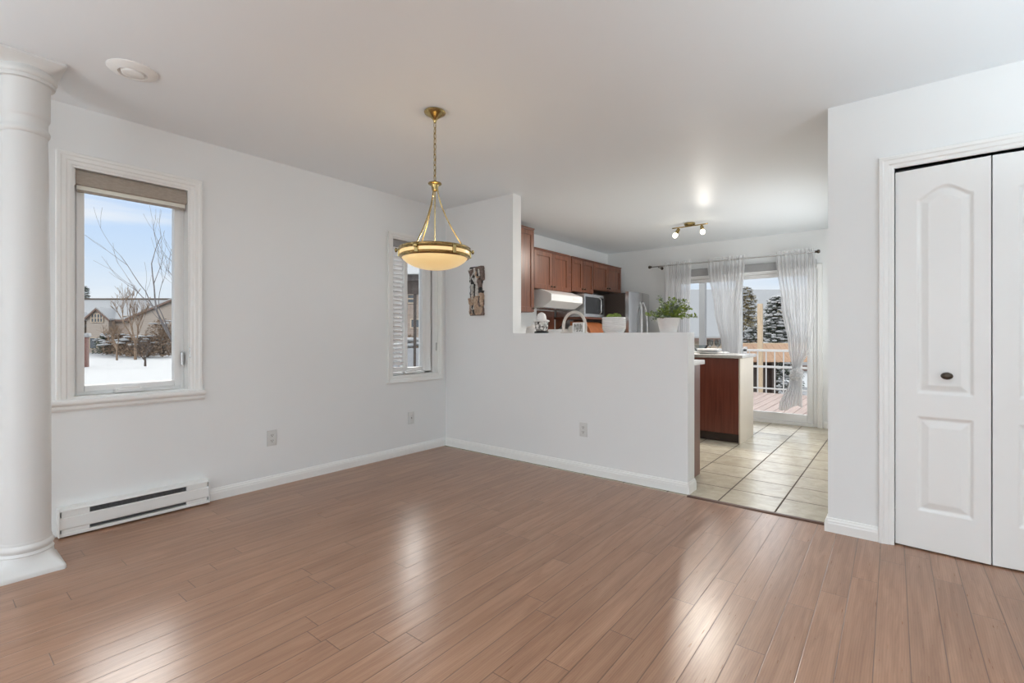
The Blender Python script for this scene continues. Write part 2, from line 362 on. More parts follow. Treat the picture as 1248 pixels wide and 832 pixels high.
def tile_mat():
    m = bpy.data.materials.new('ceramic_floor_tile'); m.use_nodes = True; nt = m.node_tree; b = nt.nodes['Principled BSDF']; L = nt.links.new
    g = node(nt, 'ShaderNodeNewGeometry'); mp = node(nt, 'ShaderNodeMapping')
    T = .345; mp.inputs['Location'].default_value = (-2.36/T, .03/T, 0); mp.inputs['Scale'].default_value = (1/T, 1/T, 1)
    L(g.outputs['Position'], mp.inputs[0])
    br = node(nt, 'ShaderNodeTexBrick', Scale=1.0, offset=0.0, squash=1.0); L(mp.outputs[0], br.inputs['Vector'])
    br.inputs['Mortar Size'].default_value = .016; br.inputs['Mortar Smooth'].default_value = .15
    br.inputs['Brick Width'].default_value = 1.0; br.inputs['Row Height'].default_value = 1.0
    br.inputs['Color1'].default_value = (.56, .51, .41, 1); br.inputs['Color2'].default_value = (.62, .57, .47, 1); br.inputs['Mortar'].default_value = (.10, .075, .055, 1)
    n = node(nt, 'ShaderNodeTexNoise', Scale=9.0, Detail=7.0, Roughness=.62, Distortion=.8); L(g.outputs['Position'], n.inputs['Vector'])
    mm = node(nt, 'ShaderNodeMixRGB', blend_type='MULTIPLY'); mm.inputs[0].default_value = 1
    L(br.outputs['Color'], mm.inputs[1]); L(ramp(nt, n.outputs[0], [(.3, (.80, .79, .76)), (.7, (1.08, 1.08, 1.06))]), mm.inputs[2])
    L(mm.outputs[0], b.inputs['Base Color'])
    L(ramp(nt, br.outputs['Fac'], [(0, (.27, .27, .27)), (1, (.8, .8, .8))]), b.inputs['Roughness'])
    iv = node(nt, 'ShaderNodeMath', operation='SUBTRACT'); iv.inputs[0].default_value = 1; L(br.outputs['Fac'], iv.inputs[1])
    ad = node(nt, 'ShaderNodeMath', operation='MULTIPLY_ADD'); ad.inputs[1].default_value = .35; L(n.outputs[0], ad.inputs[0]); L(iv.outputs[0], ad.inputs[2])
    bp = node(nt, 'ShaderNodeBump', Strength=.5, Distance=.003); L(ad.outputs[0], bp.inputs['Height']); L(bp.outputs[0], b.inputs['Normal'])
    return m
def siding_mat(name, c, pitch=.15, brick=False):
    m = bpy.data.materials.new(name); m.use_nodes = True; nt = m.node_tree; b = nt.nodes['Principled BSDF']; L = nt.links.new
    tc = node(nt, 'ShaderNodeTexCoord'); br = node(nt, 'ShaderNodeTexBrick', Scale=1.0); L(tc.outputs['Object'], br.inputs['Vector'])
    mp = node(nt, 'ShaderNodeMapping'); mp.inputs['Rotation'].default_value = (R(90), 0, 0); L(tc.outputs['Object'], mp.inputs[0]); L(mp.outputs[0], br.inputs['Vector'])
    br.inputs['Brick Width'].default_value = .5 if brick else 60; br.inputs['Row Height'].default_value = pitch; br.inputs['Mortar Size'].default_value = .012
    br.inputs['Color1'].default_value = (*c, 1); br.inputs['Color2'].default_value = (*[x*(.8 if brick else 1) for x in c], 1); br.inputs['Mortar'].default_value = (*[x*.6 for x in c], 1)
    L(br.outputs['Color'], b.inputs['Base Color']); b.inputs['Roughness'].default_value = .8
    return m
M['housebrick'] = siding_mat('tan_brick_facade', (.36, .285, .235), .2, True)
M['housesiding'] = siding_mat('tan_lap_facade', (.37, .31, .26), .3)

# ------------------------------------------------------------------ room shell
H = 2.44
bm = BM(); box(bm, 0, 6.2, -8, -.05, -.12, 0); struct('floor', bm, floor_mat(), label='reddish brown laminate plank floor', cat='floor')
bm = BM(); box(bm, 0, 3.6, -.05, 3.6, -.12, 0); struct('floor_kitchen', bm, tile_mat(), label='beige ceramic tile floor of the kitchen', cat='floor')
bm = BM(); box(bm, 0, 6.2, -8, 3.6, H, H+.12); struct('ceiling', bm, M['ceiling'])
W1 = (-2.905, -2.315, .765, 2.10)     # window 1 opening on the left wall (y0, y1, z0, z1)
W2 = (-.68, -.105, .745, 2.045)
W3 = (-7.2, -4.6, .3, 2.2)
bm = BM(); wall(bm, 'X', 0, -.2, -8.2, 3.8, -.12, H+.12, [W1, W2, W3]); struct('wall_left', bm, M['wall'])
bm = BM(); box(bm, 0, .892, 0, .123, 0, H); wall_b = box(bm, .892, 2.493, 0, .14, 0, 1.152, 0)
struct('wall_back', bm, M['wall'], label='white dividing wall stepping down to a half wall')
bm = BM(); wall(bm, 'Y', -.15, .10, 3.35, 6.2, 0, H, [(3.652, 5.16, 0, 2.025)])
wall(bm, 'X', 3.35, .10, -.05, 3.6, 0, H, [(1.4, 3.0, .75, 1.95)]); box(bm, 3.45, 6.2, .55, .65, 0, H) 
struct('wall_right', bm, M['wall'])
D1 = (1.02, 2.87, .0, 1.965)
bm = BM(); wall(bm, 'Y', 3.54, .2, 0, 3.6, 0, H, [D1]); struct('wall_kitchen', bm, M['wall'])
bm = BM(); wall(bm, 'Y', -8, -.2, 0, 6.2, 0, H, [(.8, 5.2, .2, 2.2)]); struct('wall_rear', bm, M['wall'])
bm = BM(); wall(bm, 'X', 6.2, .15, -8.2, .65, 0, H, [(-6.5, -3.3, .3, 2.2)]); struct('wall_far_right', bm, M['wall'])

BB = [(0, 0), (.016, 0), (.016, .048), (.0135, .056), (.0135, .062), (.008, .070), (.006, .078), (0, .080)]
def baseboard(name, axis, at, sgn, a, b, label=None):
    bm = BM(); poly = [(at+sgn*p[0], p[1]) for p in BB]
    prism(bm, poly, axis, a, b); return struct(name, bm, M['trim'])
baseboard('baseboard_left', 'Y', 0, 1, -2.20, 0)
bm = BM()
prism(bm, [(0-p[0], p[1]) for p in BB], 'X', 0, 2.493)
prism(bm, [(2.493+p[0], p[1]) for p in BB], 'Y', -.016, .14+.001)
struct('baseboard_back', bm, M['trim'])
bm = BM(); prism(bm, [(-.15-p[0], p[1]) for p in BB], 'X', 3.35, 3.585); prism(bm, [(3.35-p[0], p[1]) for p in BB], 'Y', -.15-.016, .6)
struct('baseboard_right', bm, M['trim'])
bm = BM(); prism(bm, [(3.54-p[0], p[1]) for p in BB], 'X', 2.94, 3.35); struct('baseboard_kitchen', bm, M['trim'])
bm = BM(); prism(bm, [(0-p[0]+0, p[1]) for p in BB], 'X', 0, .001)
bm.free()
bm = BM(); prism(bm, [(-.075, 0), (-.06, .008), (-.04, .009), (-.028, 0)], 'X', 2.51, 3.334); struct('trim_1', bm, M['darkstrip'], label='dark brown strip where wood floor meets tile')

# casing profile mitred around an opening; plane axis 'X' (left wall) or 'Y'
def casing(bm, plane, at, sgn, a0, a1, z0, z1, wd=.062, sides='LTR', bottom=False):
    prof = [(0, 0), (0, .010), (.008, .013), (.020, .013), (.026, .018), (.044, .019), (.050, .023), (wd-.004, .023), (wd, .018), (wd, 0)]
    def corner(p, c):   # p=(w, t)
        w_, t = p
        a = (a0-w_) if 'L' in c else (a1+w_); z = (z1+w_) if 'T' in c else ((z0-w_) if bottom else z0)
        return (at+sgn*t, a, z) if plane == 'X' else (a, at+sgn*t, z)
    cs = ['BL', 'TL', 'TR', 'BR']; rings = []
    for c in cs: rings.append([bm.verts.new(corner(p, c)) for p in prof])
    segs = [(0, 1), (1, 2), (2, 3)] + ([(3, 0)] if bottom else [])
    fs = []
    for i, j in segs:
        for k in range(len(prof)-1):
            fs.append(bm.faces.new((rings[i][k], rings[i][k+1], rings[j][k+1], rings[j][k])))
    bmesh.ops.recalc_face_normals(bm, faces=fs)

# ---- windows on the left wall
def frame_rect(bm, x0, x1, y0, y1, z0, z1, w_, bev=.004):
    box(bm, x0, x1, y0, y0+w_, z0, z1, bev); box(bm, x0, x1, y1-w_, y1, z0, z1, bev)
    box(bm, x0, x1, y0+w_, y1-w_, z0, z0+w_, bev); box(bm, x0, x1, y0+w_, y1-w_, z1-w_, z1, bev)
def window(n, W, label, stool):
    y0, y1, z0, z1 = W
    t = struct('window_%d' % n, loc=(0, (y0+y1)/2, z0), label=label, cat='window')
    bm = BM(); casing(bm, 'X', 0, 1, y0, y1, z0, z1, .068 if n == 1 else .045, bottom=(not stool)); obj('casing', bm, M['trim'], t)
    # reveal lining + outer frame
    bm = BM(); e = .004
    for b_ in ((y0-.0, y0+.012, z0, z1), (y1-.012, y1, z0, z1)): box(bm, -.19, .004, b_[0], b_[1], b_[2], b_[3])
    box(bm, -.19, .004, y0+.012, y1-.012, z0, z0+.012); box(bm, -.19, .004, y0+.012, y1-.012, z1-.012, z1)
    obj('jamb_lining', bm, M['trim'], t)
    bm = BM(); frame_rect(bm, -.13, -.075, y0+.012, y1-.012, z0+.012, z1-.012, .022); obj('window_frame', bm, M['pvc'], t)
    return t
t1 = window(1, W1, 'tall narrow window with beige roller shade and snow view', True)
bm = BM(); frame_rect(bm, -.12, -.062, -2.874, -2.350, .797, 2.06, .036, .006); sash = obj('sash', bm, M['pvc'], t1, 40)
bm = BM(); frame_rect(bm, -.10, -.072, -2.842, -2.382, .829, 2.03, .006, .002); obj('glazing_bead', bm, M['pvc'], sash)
bm = BM(); box(bm, -.094, -.088, -2.84, -2.385, .83, 2.03); obj('glass', bm, M['glass'], sash)
bm = BM()
prism(bm, [(0, .700), (.012, .700), (.020, .712), (.020, .728), (.034, .735), (.040, .745), (.040, .757), (.034, .765), (0, .765)], 'Y', -2.995, -2.232)
obj('sill', bm, M['trim'], t1)
bm = BM(); box(bm, -.075, -.03, -2.70, -2.56, .780, .800, .006); box(bm, -.06, -.02, -2.69, -2.57, .790, .806, .005)
tube(bm, [(-.035, -2.70, .803), (-.02, -2.66, .813), (-.02, -2.58, .811)], .006); obj('crank_handle', bm, M['pvc'], t1, True)
bm = BM(); box(bm, -.062, -.045, -2.352, -2.335, .93, 1.02, .004); box(bm, -.005, .010, -2.322, -2.312, .98, 1.05, .003); obj('lock_lever', bm, M['steel'], t1)

t2 = window(2, W2, 'narrow window near the corner half covered by a slatted blind', False)
bm = BM(); frame_rect(bm, -.12, -.062, -.66, -.225, .785, 2.02, .036, .006); box(bm, -.12, -.062, -.488, -.446, .82, 1.985, .005)
box(bm, -.13, -.075, -.225, -.12, .757, 2.03, .004)
sash = obj('sash', bm, M['pvc'], t2, 40)
bm = BM(); box(bm, -.094, -.088, -.625, -.487, .82, 1.986); box(bm, -.094, -.088, -.447, -.26, .82, 1.986); obj('glass', bm, M['glass'], sash)
bm = BM(); box(bm, -.07, -.03, -.50, -.36, .766, .786, .005); tube(bm, [(-.035, -.49, .79), (-.02, -.44, .80), (-.02, -.38, .80)], .006); obj('crank_handle', bm, M['pvc'], t2, True)
bm = BM(); box(bm, -.02, -.003, -.122, -.112, .98, 1.06, .003); obj('lock_lever', bm, M['steel'], t2)
prb = BM(); prism(prb, [(0, .685), (.014, .685), (.022, .697), (.022, .702), (0, .702)], 'Y', -.745, -.058); obj('sill', prb, M['trim'], t2)

# roller shades and blind (hang in the windows: things of their own)
t = thing('roller_shade', 'beige fabric roller shade pulled up at the top of the tall left window', 'window shade', (-.04, -2.61, 1.96))
bm = BM(); prism(bm, [(-.055, 2.085), (-.020, 2.085), (-.010, 2.07), (-.010, 2.002), (-.016, 1.997), (-.055, 1.997)], 'Y', -2.885, -2.330); obj('valance', bm, M['shadefab'], t)
bm = BM(); box(bm, -.030, -.026, -2.878, -2.335, 1.972, 2.003); obj('fabric', bm, M['shadelight'], t)
bm = BM(); box(bm, -.036, -.020, -2.878, -2.335, 1.958, 1.973, .004); obj('hem_bar', bm, M['shadefab'], t)
bm = BM(); box(bm, -.055, -.008, -2.892, -2.886, 1.99, 2.087, .002); obj('end_bracket', bm, M['plate'], t)

t = thing('venetian_blind', 'white slatted blind over the left pane of the corner window', 'blind', (-.04, -.55, .80))
bm = BM(); box(bm, -.055, -.012, -.665, -.12, 1.965, 2.03, .004); obj('headrail', bm, M['greyfab'], t)
bm = BM()
zz = 1.945
while zz > .835:
    b2 = BM(); prism(b2, [(-.020, -.006), (-.003, .008), (.012, .012), (.020, .010), (.012, .009), (-.003, .005), (-.020, -.009)], 'Y', -.655, -.525)
    merge(bm, b2, Matrix.Translation((-.035, 0, zz)) @ Matrix.Rotation(R(-25), 4, 'Y')); zz -= .0415
obj('slats', bm, M['blind'], t)
bm = BM(); box(bm, -.052, -.02, -.655, -.525, .815, .832, .003); obj('bottom_rail', bm, M['blind'], t)
bm = BM(); tube(bm, [(-.012, -.64, 1.965), (-.012, -.64, .83)], .0015, 5); tube(bm, [(-.012, -.54, 1.965), (-.012, -.54, .83)], .0015, 5); obj('cords', bm, M['blind'], t)

# unseen windows added behind the camera for the fill lights
for n, pl in ((3, 'X'), (4, 'Y')):
    t = struct('window_%d' % n, loc=(0, -5.9, .3) if n == 3 else (3, -8, .2), cat='window', label='large unseen window added behind the viewpoint for fill light')
    bm = BM()
    if n == 3:
        casing(bm, 'X', 0, 1, W3[0], W3[1], W3[2], W3[3], bottom=True); frame_rect(bm, -.13, -.07, W3[0], W3[1], W3[2], W3[3], .05); box(bm, -.13, -.07, -5.93, -5.87, .35, 2.15)
    else:
        casing(bm, 'Y', -8, 1, .8, 5.2, .2, 2.2, bottom=True)
        for xx in (.8, 2.24, 3.71, 5.15): box(bm, xx, xx+.05, -8.13, -8.07, .2, 2.2)
        box(bm, .85, 5.15, -8.13, -8.07, .2, .25); box(bm, .85, 5.15, -8.13, -8.07, 2.15, 2.2)
    obj('window_frame', bm, M['pvc'], t)

# uplighters added out of view, beside and behind the viewpoint, to brighten the ceiling
def added_uplighter(x, y, power, label):
    t = thing('added_fill_lamp', label, 'lamp', (x, y, 0), 'added unseen fill lamps')
    bm = BM(); lathe(bm, [(0, 0), (.14, 0), (.14, .012), (.10, .022), (.02, .03), (.012, .05), (0, .05)], x, y, 32); obj('base', bm, M['bronze'], t, 40)
    bm = BM(); tube(bm, [(x, y, .03), (x, y, 1.20)], .011, 12); obj('pole', bm, M['bronze'], t, True)
    bm = BM(); lathe(bm, [(0, 1.19), (.03, 1.19), (.09, 1.215), (.16, 1.27), (.165, 1.28), (.155, 1.28), (.085, 1.228), (0, 1.205)], x, y, 40); obj('lamp_shade', bm, M['bronze'], t, 40)
    bm = BM(); lathe(bm, [(0, 1.206), (.02, 1.206), (.03, 1.23), (.025, 1.26), (0, 1.27)], x, y, 16); obj('light_bulb', bm, M['bulb'], t, True)
    l = bpy.data.lights.new('ceiling_fill', 'SPOT'); l.energy = power; l.spot_size = R(155); l.spot_blend = .5; l.color = (.87, 1, 1.08); l.shadow_soft_size = .12
    o = bpy.data.objects.new('ceiling_fill', l); C.objects.link(o); o.parent = t; o.location = (0, 0, 1.30); o.rotation_euler = (R(180), 0, 0)
added_uplighter(5.0, -1.7, 96, 'added unseen fill lamp near the closet wall, right of the view')
added_uplighter(4.6, -5.0, 165, 'added unseen fill lamp in the living room behind the viewpoint')
added_uplighter(1.7, -5.4, 165, 'added unseen fill lamp near the left wall of the living room, behind the column')
# ------------------------------------------------------------------ closet: casing and bifold doors
bm = BM(); casing(bm, 'Y', -.15, -1, 3.652, 5.16, 0, 2.025, .068); 
box(bm, 3.640, 3.652, -.15, -.05, 0, 2.037); box(bm, 3.652, 5.16, -.15, -.05, 2.025, 2.037)
struct('trim_2', bm, M['trim'], label='fluted white casing around the closet opening')
DW, DH = .368, 1.998
def arch(x, x0, x1, zs, zp):
    t = (x-x0)/(x1-x0); t = min(1, max(0, t))
    s = .5-.5*math.cos(2*math.pi*t); return zs+(zp-zs)*(s**.75)
def panel_depth(x, z):
    # distance inside each moulded panel outline
    best = 0
    for (a, b, c, zs, zp) in ((.09, .306, .815, 1.835, 1.895), (.09, .306, .20, .695, .695)):
        top = arch(x, a, b, zs, zp) if zp != zs else zs
        d = min(x-a, b-x, z-c, (top-z)*.85)
        if d > 0:
            if d < .012: v = -.009*(d/.012)
            elif d < .018: v = -.009
            elif d < .046: v = -.009+.0085*((d-.018)/.028)
            elif d < .048: v = -.0005+.0
            else: v = -.0005
            best = v
    return best
def door_leaf(handle_label=None):
    bm = BM(); nx, nz_ = 92, 400; T = .034
    g = [[bm.verts.new((DW*i/nx, -panel_depth(DW*i/nx, DH*j/nz_), DH*j/nz_)) for i in range(nx+1)] for j in range(nz_+1)]
    for j in range(nz_):
        for i in range(nx): bm.faces.new((g[j][i], g[j][i+1], g[j+1][i+1], g[j+1][i]))
    bk = [bm.verts.new((x, T, z)) for x, z in ((0, 0), (DW, 0), (DW, DH), (0, DH))]
    bm.faces.new(bk[::-1])
    bm.faces.new([g[0][i] for i in range(nx, -1, -1)]+[bk[0], bk[1]])
    bm.faces.new([g[nz_][i] for i in range(nx+1)]+[bk[2], bk[3]])
    bm.faces.new([g[j][0] for j in range(nz_+1)]+[bk[3], bk[0]])
    bm.faces.new([g[j][nx] for j in range(nz_, -1, -1)]+[bk[1], bk[2]])
    return bm
def bifold(n, x0, first_knob):
    t = struct('door_%d' % n, loc=(x0, -.14, .008), cat='door', label='white bifold closet door with arched raised panels')
    a = R(4.5)
    la = obj('door_panel', door_leaf(), M['door'], None, 50, origin=(0, 0, 0)); la.parent = t; la.location = (0, 0, .0); la.rotation_euler = (0, 0, -a)
    lb = la.copy(); C.objects.link(lb); lb.parent = t; lb.location = (2*DW*math.cos(a)+.006-DW*math.cos(a), -DW*math.sin(a), 0); lb.rotation_euler = (0, 0, a)
    kb = BM(); lathe(kb, [(0.0, .052), (.012, .050), (.020, .044), (.023, .036), (.020, .028), (.010, .024), (.0075, .014), (.010, .006), (.016, .003), (.017, 0)], 0, 0, 24,
                     Matrix.Translation((.208, -.003, .915)) @ Matrix.Rotation(R(90), 4, 'X') @ Matrix.Diagonal((1.05, .80, 1, 1)))
    k = obj('knob', kb, M['bronze'], None, True, origin=(0, 0, 0)); k.parent = la if first_knob else lb; k['label'] = 'dark oval knob'
bifold(1, 3.656, True)
bifold(2, 3.656+2*DW+.012, True)
# dark track in the closet head
bm = BM(); box(bm, 3.66, 5.15, -.12, -.09, 2.012, 2.024); struct('trim_3', bm, M['black'])

# ------------------------------------------------------------------ patio door
t = struct('door_3', loc=(1.94, 3.54, 0), cat='door', label='sliding glass patio door in the kitchen')
bm = BM(); casing(bm, 'Y', 3.54, -1, D1[0], D1[1], 0, D1[3], .055); obj('casing', bm, M['trim'], t)
bm = BM(); frame_rect(bm, 3.56, 3.7, 0, 0, 0, 0, 0) if False else None
bm.free(); bm = BM()
box(bm, 1.02, 1.06, 3.56, 3.72, 0, 1.965, .004); box(bm, 2.83, 2.87, 3.56, 3.72, 0, 1.965, .004); box(bm, 1.06, 2.83, 3.56, 3.72, 1.94, 1.965, .004); box(bm, 1.06, 2.83, 3.54, 3.72, 0, .035, .004)
obj('door_frame', bm, M['pvc'], t)
def slider(x0, x1, y):
    bm = BM(); s_ = .075
    box(bm, x0, x0+s_, y, y+.045, .036, 1.939, .006); box(bm, x1-s_, x1, y, y+.045, .036, 1.939, .006)
    box(bm, x0+s_, x1-s_, y, y+.045, .036, .135, .006); box(bm, x0+s_, x1-s_, y, y+.045, 1.895, 1.939, .006)
    p = obj('sliding_panel', bm, M['pvc'], t, 40)
    bm = BM(); box(bm, x0+s_, x1-s_, y+.02, y+.026, .135, 1.895); obj('glass', bm, M['glass'], p)
slider(1.062, 1.98, 3.645); slider(1.91, 2.828, 3.585)
bm = BM(); box(bm, 2.775, 2.795, 3.545, 3.585, .92, 1.12, .005); obj('door_handle', bm, M['pvc'], t, 40)
t = thing('roller_shade', 'grey roller shade rolled up above the sliding patio door', 'window shade', (1.94, 3.52, 1.93))
bm = BM(); prism(bm, [(3.535, 2.075), (3.47, 2.075), (3.462, 2.065), (3.462, 1.985), (3.47, 1.972), (3.535, 1.972)], 'X', 1.05, 2.86); obj('valance', bm, M['greyfab'], t)
bm = BM(); box(bm, 1.06, 2.85, 3.482, 3.497, 1.955, 1.975, .003); obj('fabric', bm, M['pvc'], t)

# curtain rod and curtains
RZ, RY = 2.150, 3.40
t = thing('curtain_rod', 'thin grey curtain rod with dark finials above the patio door', 'curtain rod', (1.84, RY, RZ-.03))
bm = BM(); tube(bm, [(.80, RY, RZ), (2.86, RY, RZ)], .010, 12); obj('rod', bm, M['steel'], t, True)
for xx, s_ in ((.80, -1), (2.86, 1)):
    bm = BM(); lathe(bm, [(0, 0), (.012, 0), (.016, .01), (.012, .016), (.021, .026), (.023, .038), (.018, .05), (0, .056)], 0, 0, 16, Matrix.Translation((xx, RY, RZ)) @ Matrix.Rotation(R(90*s_), 4, 'Y'))
    obj('finial', bm, M['bronze'], t, True)
for xx in (.90, 2.80):
    bm = BM(); tube(bm, [(xx, 3.54, RZ-.015), (xx, RY, RZ-.015)], .006); lathe(bm, [(0, 0), (.022, 0), (.022, .006), (0, .008)], 0, 0, 16, Matrix.Translation((xx, 3.54, RZ-.015)) @ Matrix.Rotation(R(90), 4, 'X'))
    obj('bracket', bm, M['bronze'], t, True)

def lerp_keys(keys, z):
    for (z0, *a), (z1, *b) in zip(keys, keys[1:]):
        if z0 >= z >= z1:
            t = (z0-z)/(z0-z1) if z0 != z1 else 0; t = t*t*(3-2*t)
            return [x+(y-x)*t for x, y in zip(a, b)]
    return keys[-1][1:]
def curtain(keys, npl, label, knot=None, seed=0, nu=140, nv=110, scal=False):
    """keys: (z, xleft, xright, pleat amplitude)"""
    rnd = random.Random(seed); ph = [rnd.uniform(0, 6.28) for _ in range(6)]
    bm = BM(); zt, zb = keys[0][0], keys[-1][0]; rows = []
    for j in range(nv+1):
        z = zt+(zb-zt)*j/nv; xl, xr, am = lerp_keys(keys, z); row = []
        for i in range(nu+1):
            u = i/nu; a = u*npl*2*math.pi
            uu = u+.012*math.sin(a+ph[0])*(1 if .02 < u < .98 else 0)
            y = RY+am*(math.sin(a+1.2*math.sin(z*2.1+ph[1])*.6)+.45*math.sin(a*.37+ph[2]+z*1.3)+.25*math.sin(a*2.1+ph[3]))
            if z > RZ-.02 and z < RZ+.02: y = RY+(y-RY)*.6
            zz = z
            if scal and j > nv-6: zz = z+.035*math.sin(u*5+ph[4])*(j-nv+6)/6
            row.append(bm.verts.new((xl+(xr-xl)*uu, y, zz)))
        rows.append(row)
    for j in range(nv):
        for i in range(nu): bm.faces.new((rows[j][i], rows[j][i+1], rows[j+1][i+1], rows[j+1][i]))
    t = thing('sheer_curtain', label, 'curtain', ((keys[0][1]+keys[0][2])/2, RY, zb), 'sheer curtains over the patio door')
    obj('panel', bm, M['sheer'], t, 180)
    if knot:
        kx, kz = knot; bm = BM()
        bmesh.ops.create_icosphere(bm, subdivisions=4, radius=1)
        for v in bm.verts:
            c = v.co.copy(); n_ = .12*math.sin(9*math.atan2(c.x, c.z)+4*c.y+2.5*c.x)+.08*noise.noise(c*3)
            v.co = Vector((kx+c.x*.075*(1+n_), RY-.03+c.y*.065*(1+n_), kz+c.z*.075*(1+n_)+.02*c.x))
        obj('knot', bm, M['sheer'], t, 180)
curtain([(2.195, .99, 1.37, .010), (2.12, .985, 1.375, .012), (1.6, .98, 1.36, .022), (.05, .98, 1.35, .026)], 13, 'sheer white curtain hanging straight at the left end of the rod', seed=1)
curtain([(2.195, 1.60, 2.07, .010), (2.10, 1.60, 2.07, .013), (1.5, 1.68, 2.03, .028), (.95, 1.78, 2.00, .035), (.74, 1.855, 1.955, .03), (.60, 1.83, 1.97, .03), (.22, 1.76, 2.02, .035)], 10, 'sheer white curtain gathered in the middle of the rod, lower half behind the wooden cabinet', knot=(1.905, .70), seed=2, scal=True)
curtain([(2.195, 2.44, 2.86, .010), (2.10, 2.44, 2.87, .013), (1.5, 2.50, 2.86, .028), (1.0, 2.58, 2.82, .035), (.72, 2.62, 2.71, .03), (.58, 2.59, 2.72, .03), (.23, 2.47, 2.73, .04)], 10, 'sheer white curtain tied in a low knot at the right end of the rod', knot=(2.665, .66), seed=3, scal=True)

# ------------------------------------------------------------------ column
cx, cy = .400, -3.135
def loft(bm, prof, cx, cy, seg=96):
    """rings (half width, z, squareness 0 round .. 1 square)"""
    rings = []
    for r_, z, q in prof:
        row = []
        for i in range(seg):
            a = 2*math.pi*(i+.5)/seg; c_, s_ = math.cos(a), math.sin(a); sq = 1/max(abs(c_), abs(s_)); k = 1+(sq-1)*q
            row.append(bm.verts.new((cx+r_*c_*k, cy+r_*s_*k, z)))
        rings.append(row)
    fs = []
    for a, b in zip(rings, rings[1:]):
        for i in range(seg): fs.append(bm.faces.new((a[i], a[(i+1) % seg], b[(i+1) % seg], b[i])))
    fs.append(bm.faces.new(rings[0][::-1])); fs.append(bm.faces.new(rings[-1])); bmesh.ops.recalc_face_normals(bm, faces=fs)
t = thing('column', 'round white column with moulded capital on a square base at the left edge', 'column', (cx, cy, 0))
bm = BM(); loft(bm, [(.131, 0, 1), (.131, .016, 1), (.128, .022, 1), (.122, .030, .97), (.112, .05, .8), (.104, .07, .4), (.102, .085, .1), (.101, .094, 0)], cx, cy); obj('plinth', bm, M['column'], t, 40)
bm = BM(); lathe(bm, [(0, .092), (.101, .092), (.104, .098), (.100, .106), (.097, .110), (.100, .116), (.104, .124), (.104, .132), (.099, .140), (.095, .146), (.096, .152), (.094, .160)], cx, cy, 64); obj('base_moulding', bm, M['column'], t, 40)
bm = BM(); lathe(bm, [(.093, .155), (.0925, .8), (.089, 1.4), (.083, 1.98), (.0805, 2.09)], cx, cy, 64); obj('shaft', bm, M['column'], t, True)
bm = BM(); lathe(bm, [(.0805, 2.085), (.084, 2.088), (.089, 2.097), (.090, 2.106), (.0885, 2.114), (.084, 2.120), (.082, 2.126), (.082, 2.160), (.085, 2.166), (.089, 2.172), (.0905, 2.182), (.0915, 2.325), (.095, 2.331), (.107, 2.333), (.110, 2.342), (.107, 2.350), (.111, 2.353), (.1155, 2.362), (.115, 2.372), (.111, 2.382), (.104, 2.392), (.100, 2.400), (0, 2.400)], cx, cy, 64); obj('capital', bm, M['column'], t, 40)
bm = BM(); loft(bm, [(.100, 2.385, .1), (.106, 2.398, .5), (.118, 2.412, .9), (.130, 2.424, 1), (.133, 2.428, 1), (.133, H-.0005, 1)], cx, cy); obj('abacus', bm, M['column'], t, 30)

# ------------------------------------------------------------------ baseboard heater
t = thing('baseboard_heater', 'white electric baseboard heater on the floor under the tall window', 'heater', (.03, -2.595, .008))
hy0, hy1 = -2.965, -2.222
bm = BM(); box(bm, .001, .012, hy0, hy1, .012, .160)
prism(bm, [(.002, .154), (.050, .154), (.058, .149), (.062, .147), (.062, .152), (.052, .160), (.002, .164)], 'Y', hy0, hy1)
obj('back_panel', bm, M['heater'], t)
bm = BM(); prism(bm, [(.052, .116), (.060, .110), (.060, .052), (.056, .046), (.05, .046), (.05, .116)], 'Y', hy0+.002, hy1-.002)
box(bm, .012, .058, hy0+.01, hy0+.13, .114, .154); box(bm, .012, .058, hy1-.13, hy1-.01, .114, .154)
box(bm, .012, .056, hy0+.01, hy0+.13, .02, .050); box(bm, .012, .056, hy1-.13, hy1-.01, .02, .050)
obj('front_cover', bm, M['heater'], t)
bm = BM(); box(bm, .013, .045, hy0+.12, hy1-.12, .03, .148)
for k in range(60):
    yy = hy0+.125+(hy1-hy0-.25)*k/59; box(bm, .046, .050, yy-.001, yy+.001, .03, .15)
obj('heating_fins', bm, M['heaterdark'], t)
bm = BM(); box(bm, .012, .060, hy0+.0, hy1, .008, .026, .003); obj('lower_rail', bm, M['heater'], t)
for a, b in ((hy0-.004, hy0+.003), (hy1-.003, hy1+.004)):
    bm = BM(); box(bm, .001, .064, a, b, .008, .163, .002); obj('end_cap', bm, M['heater'], t)

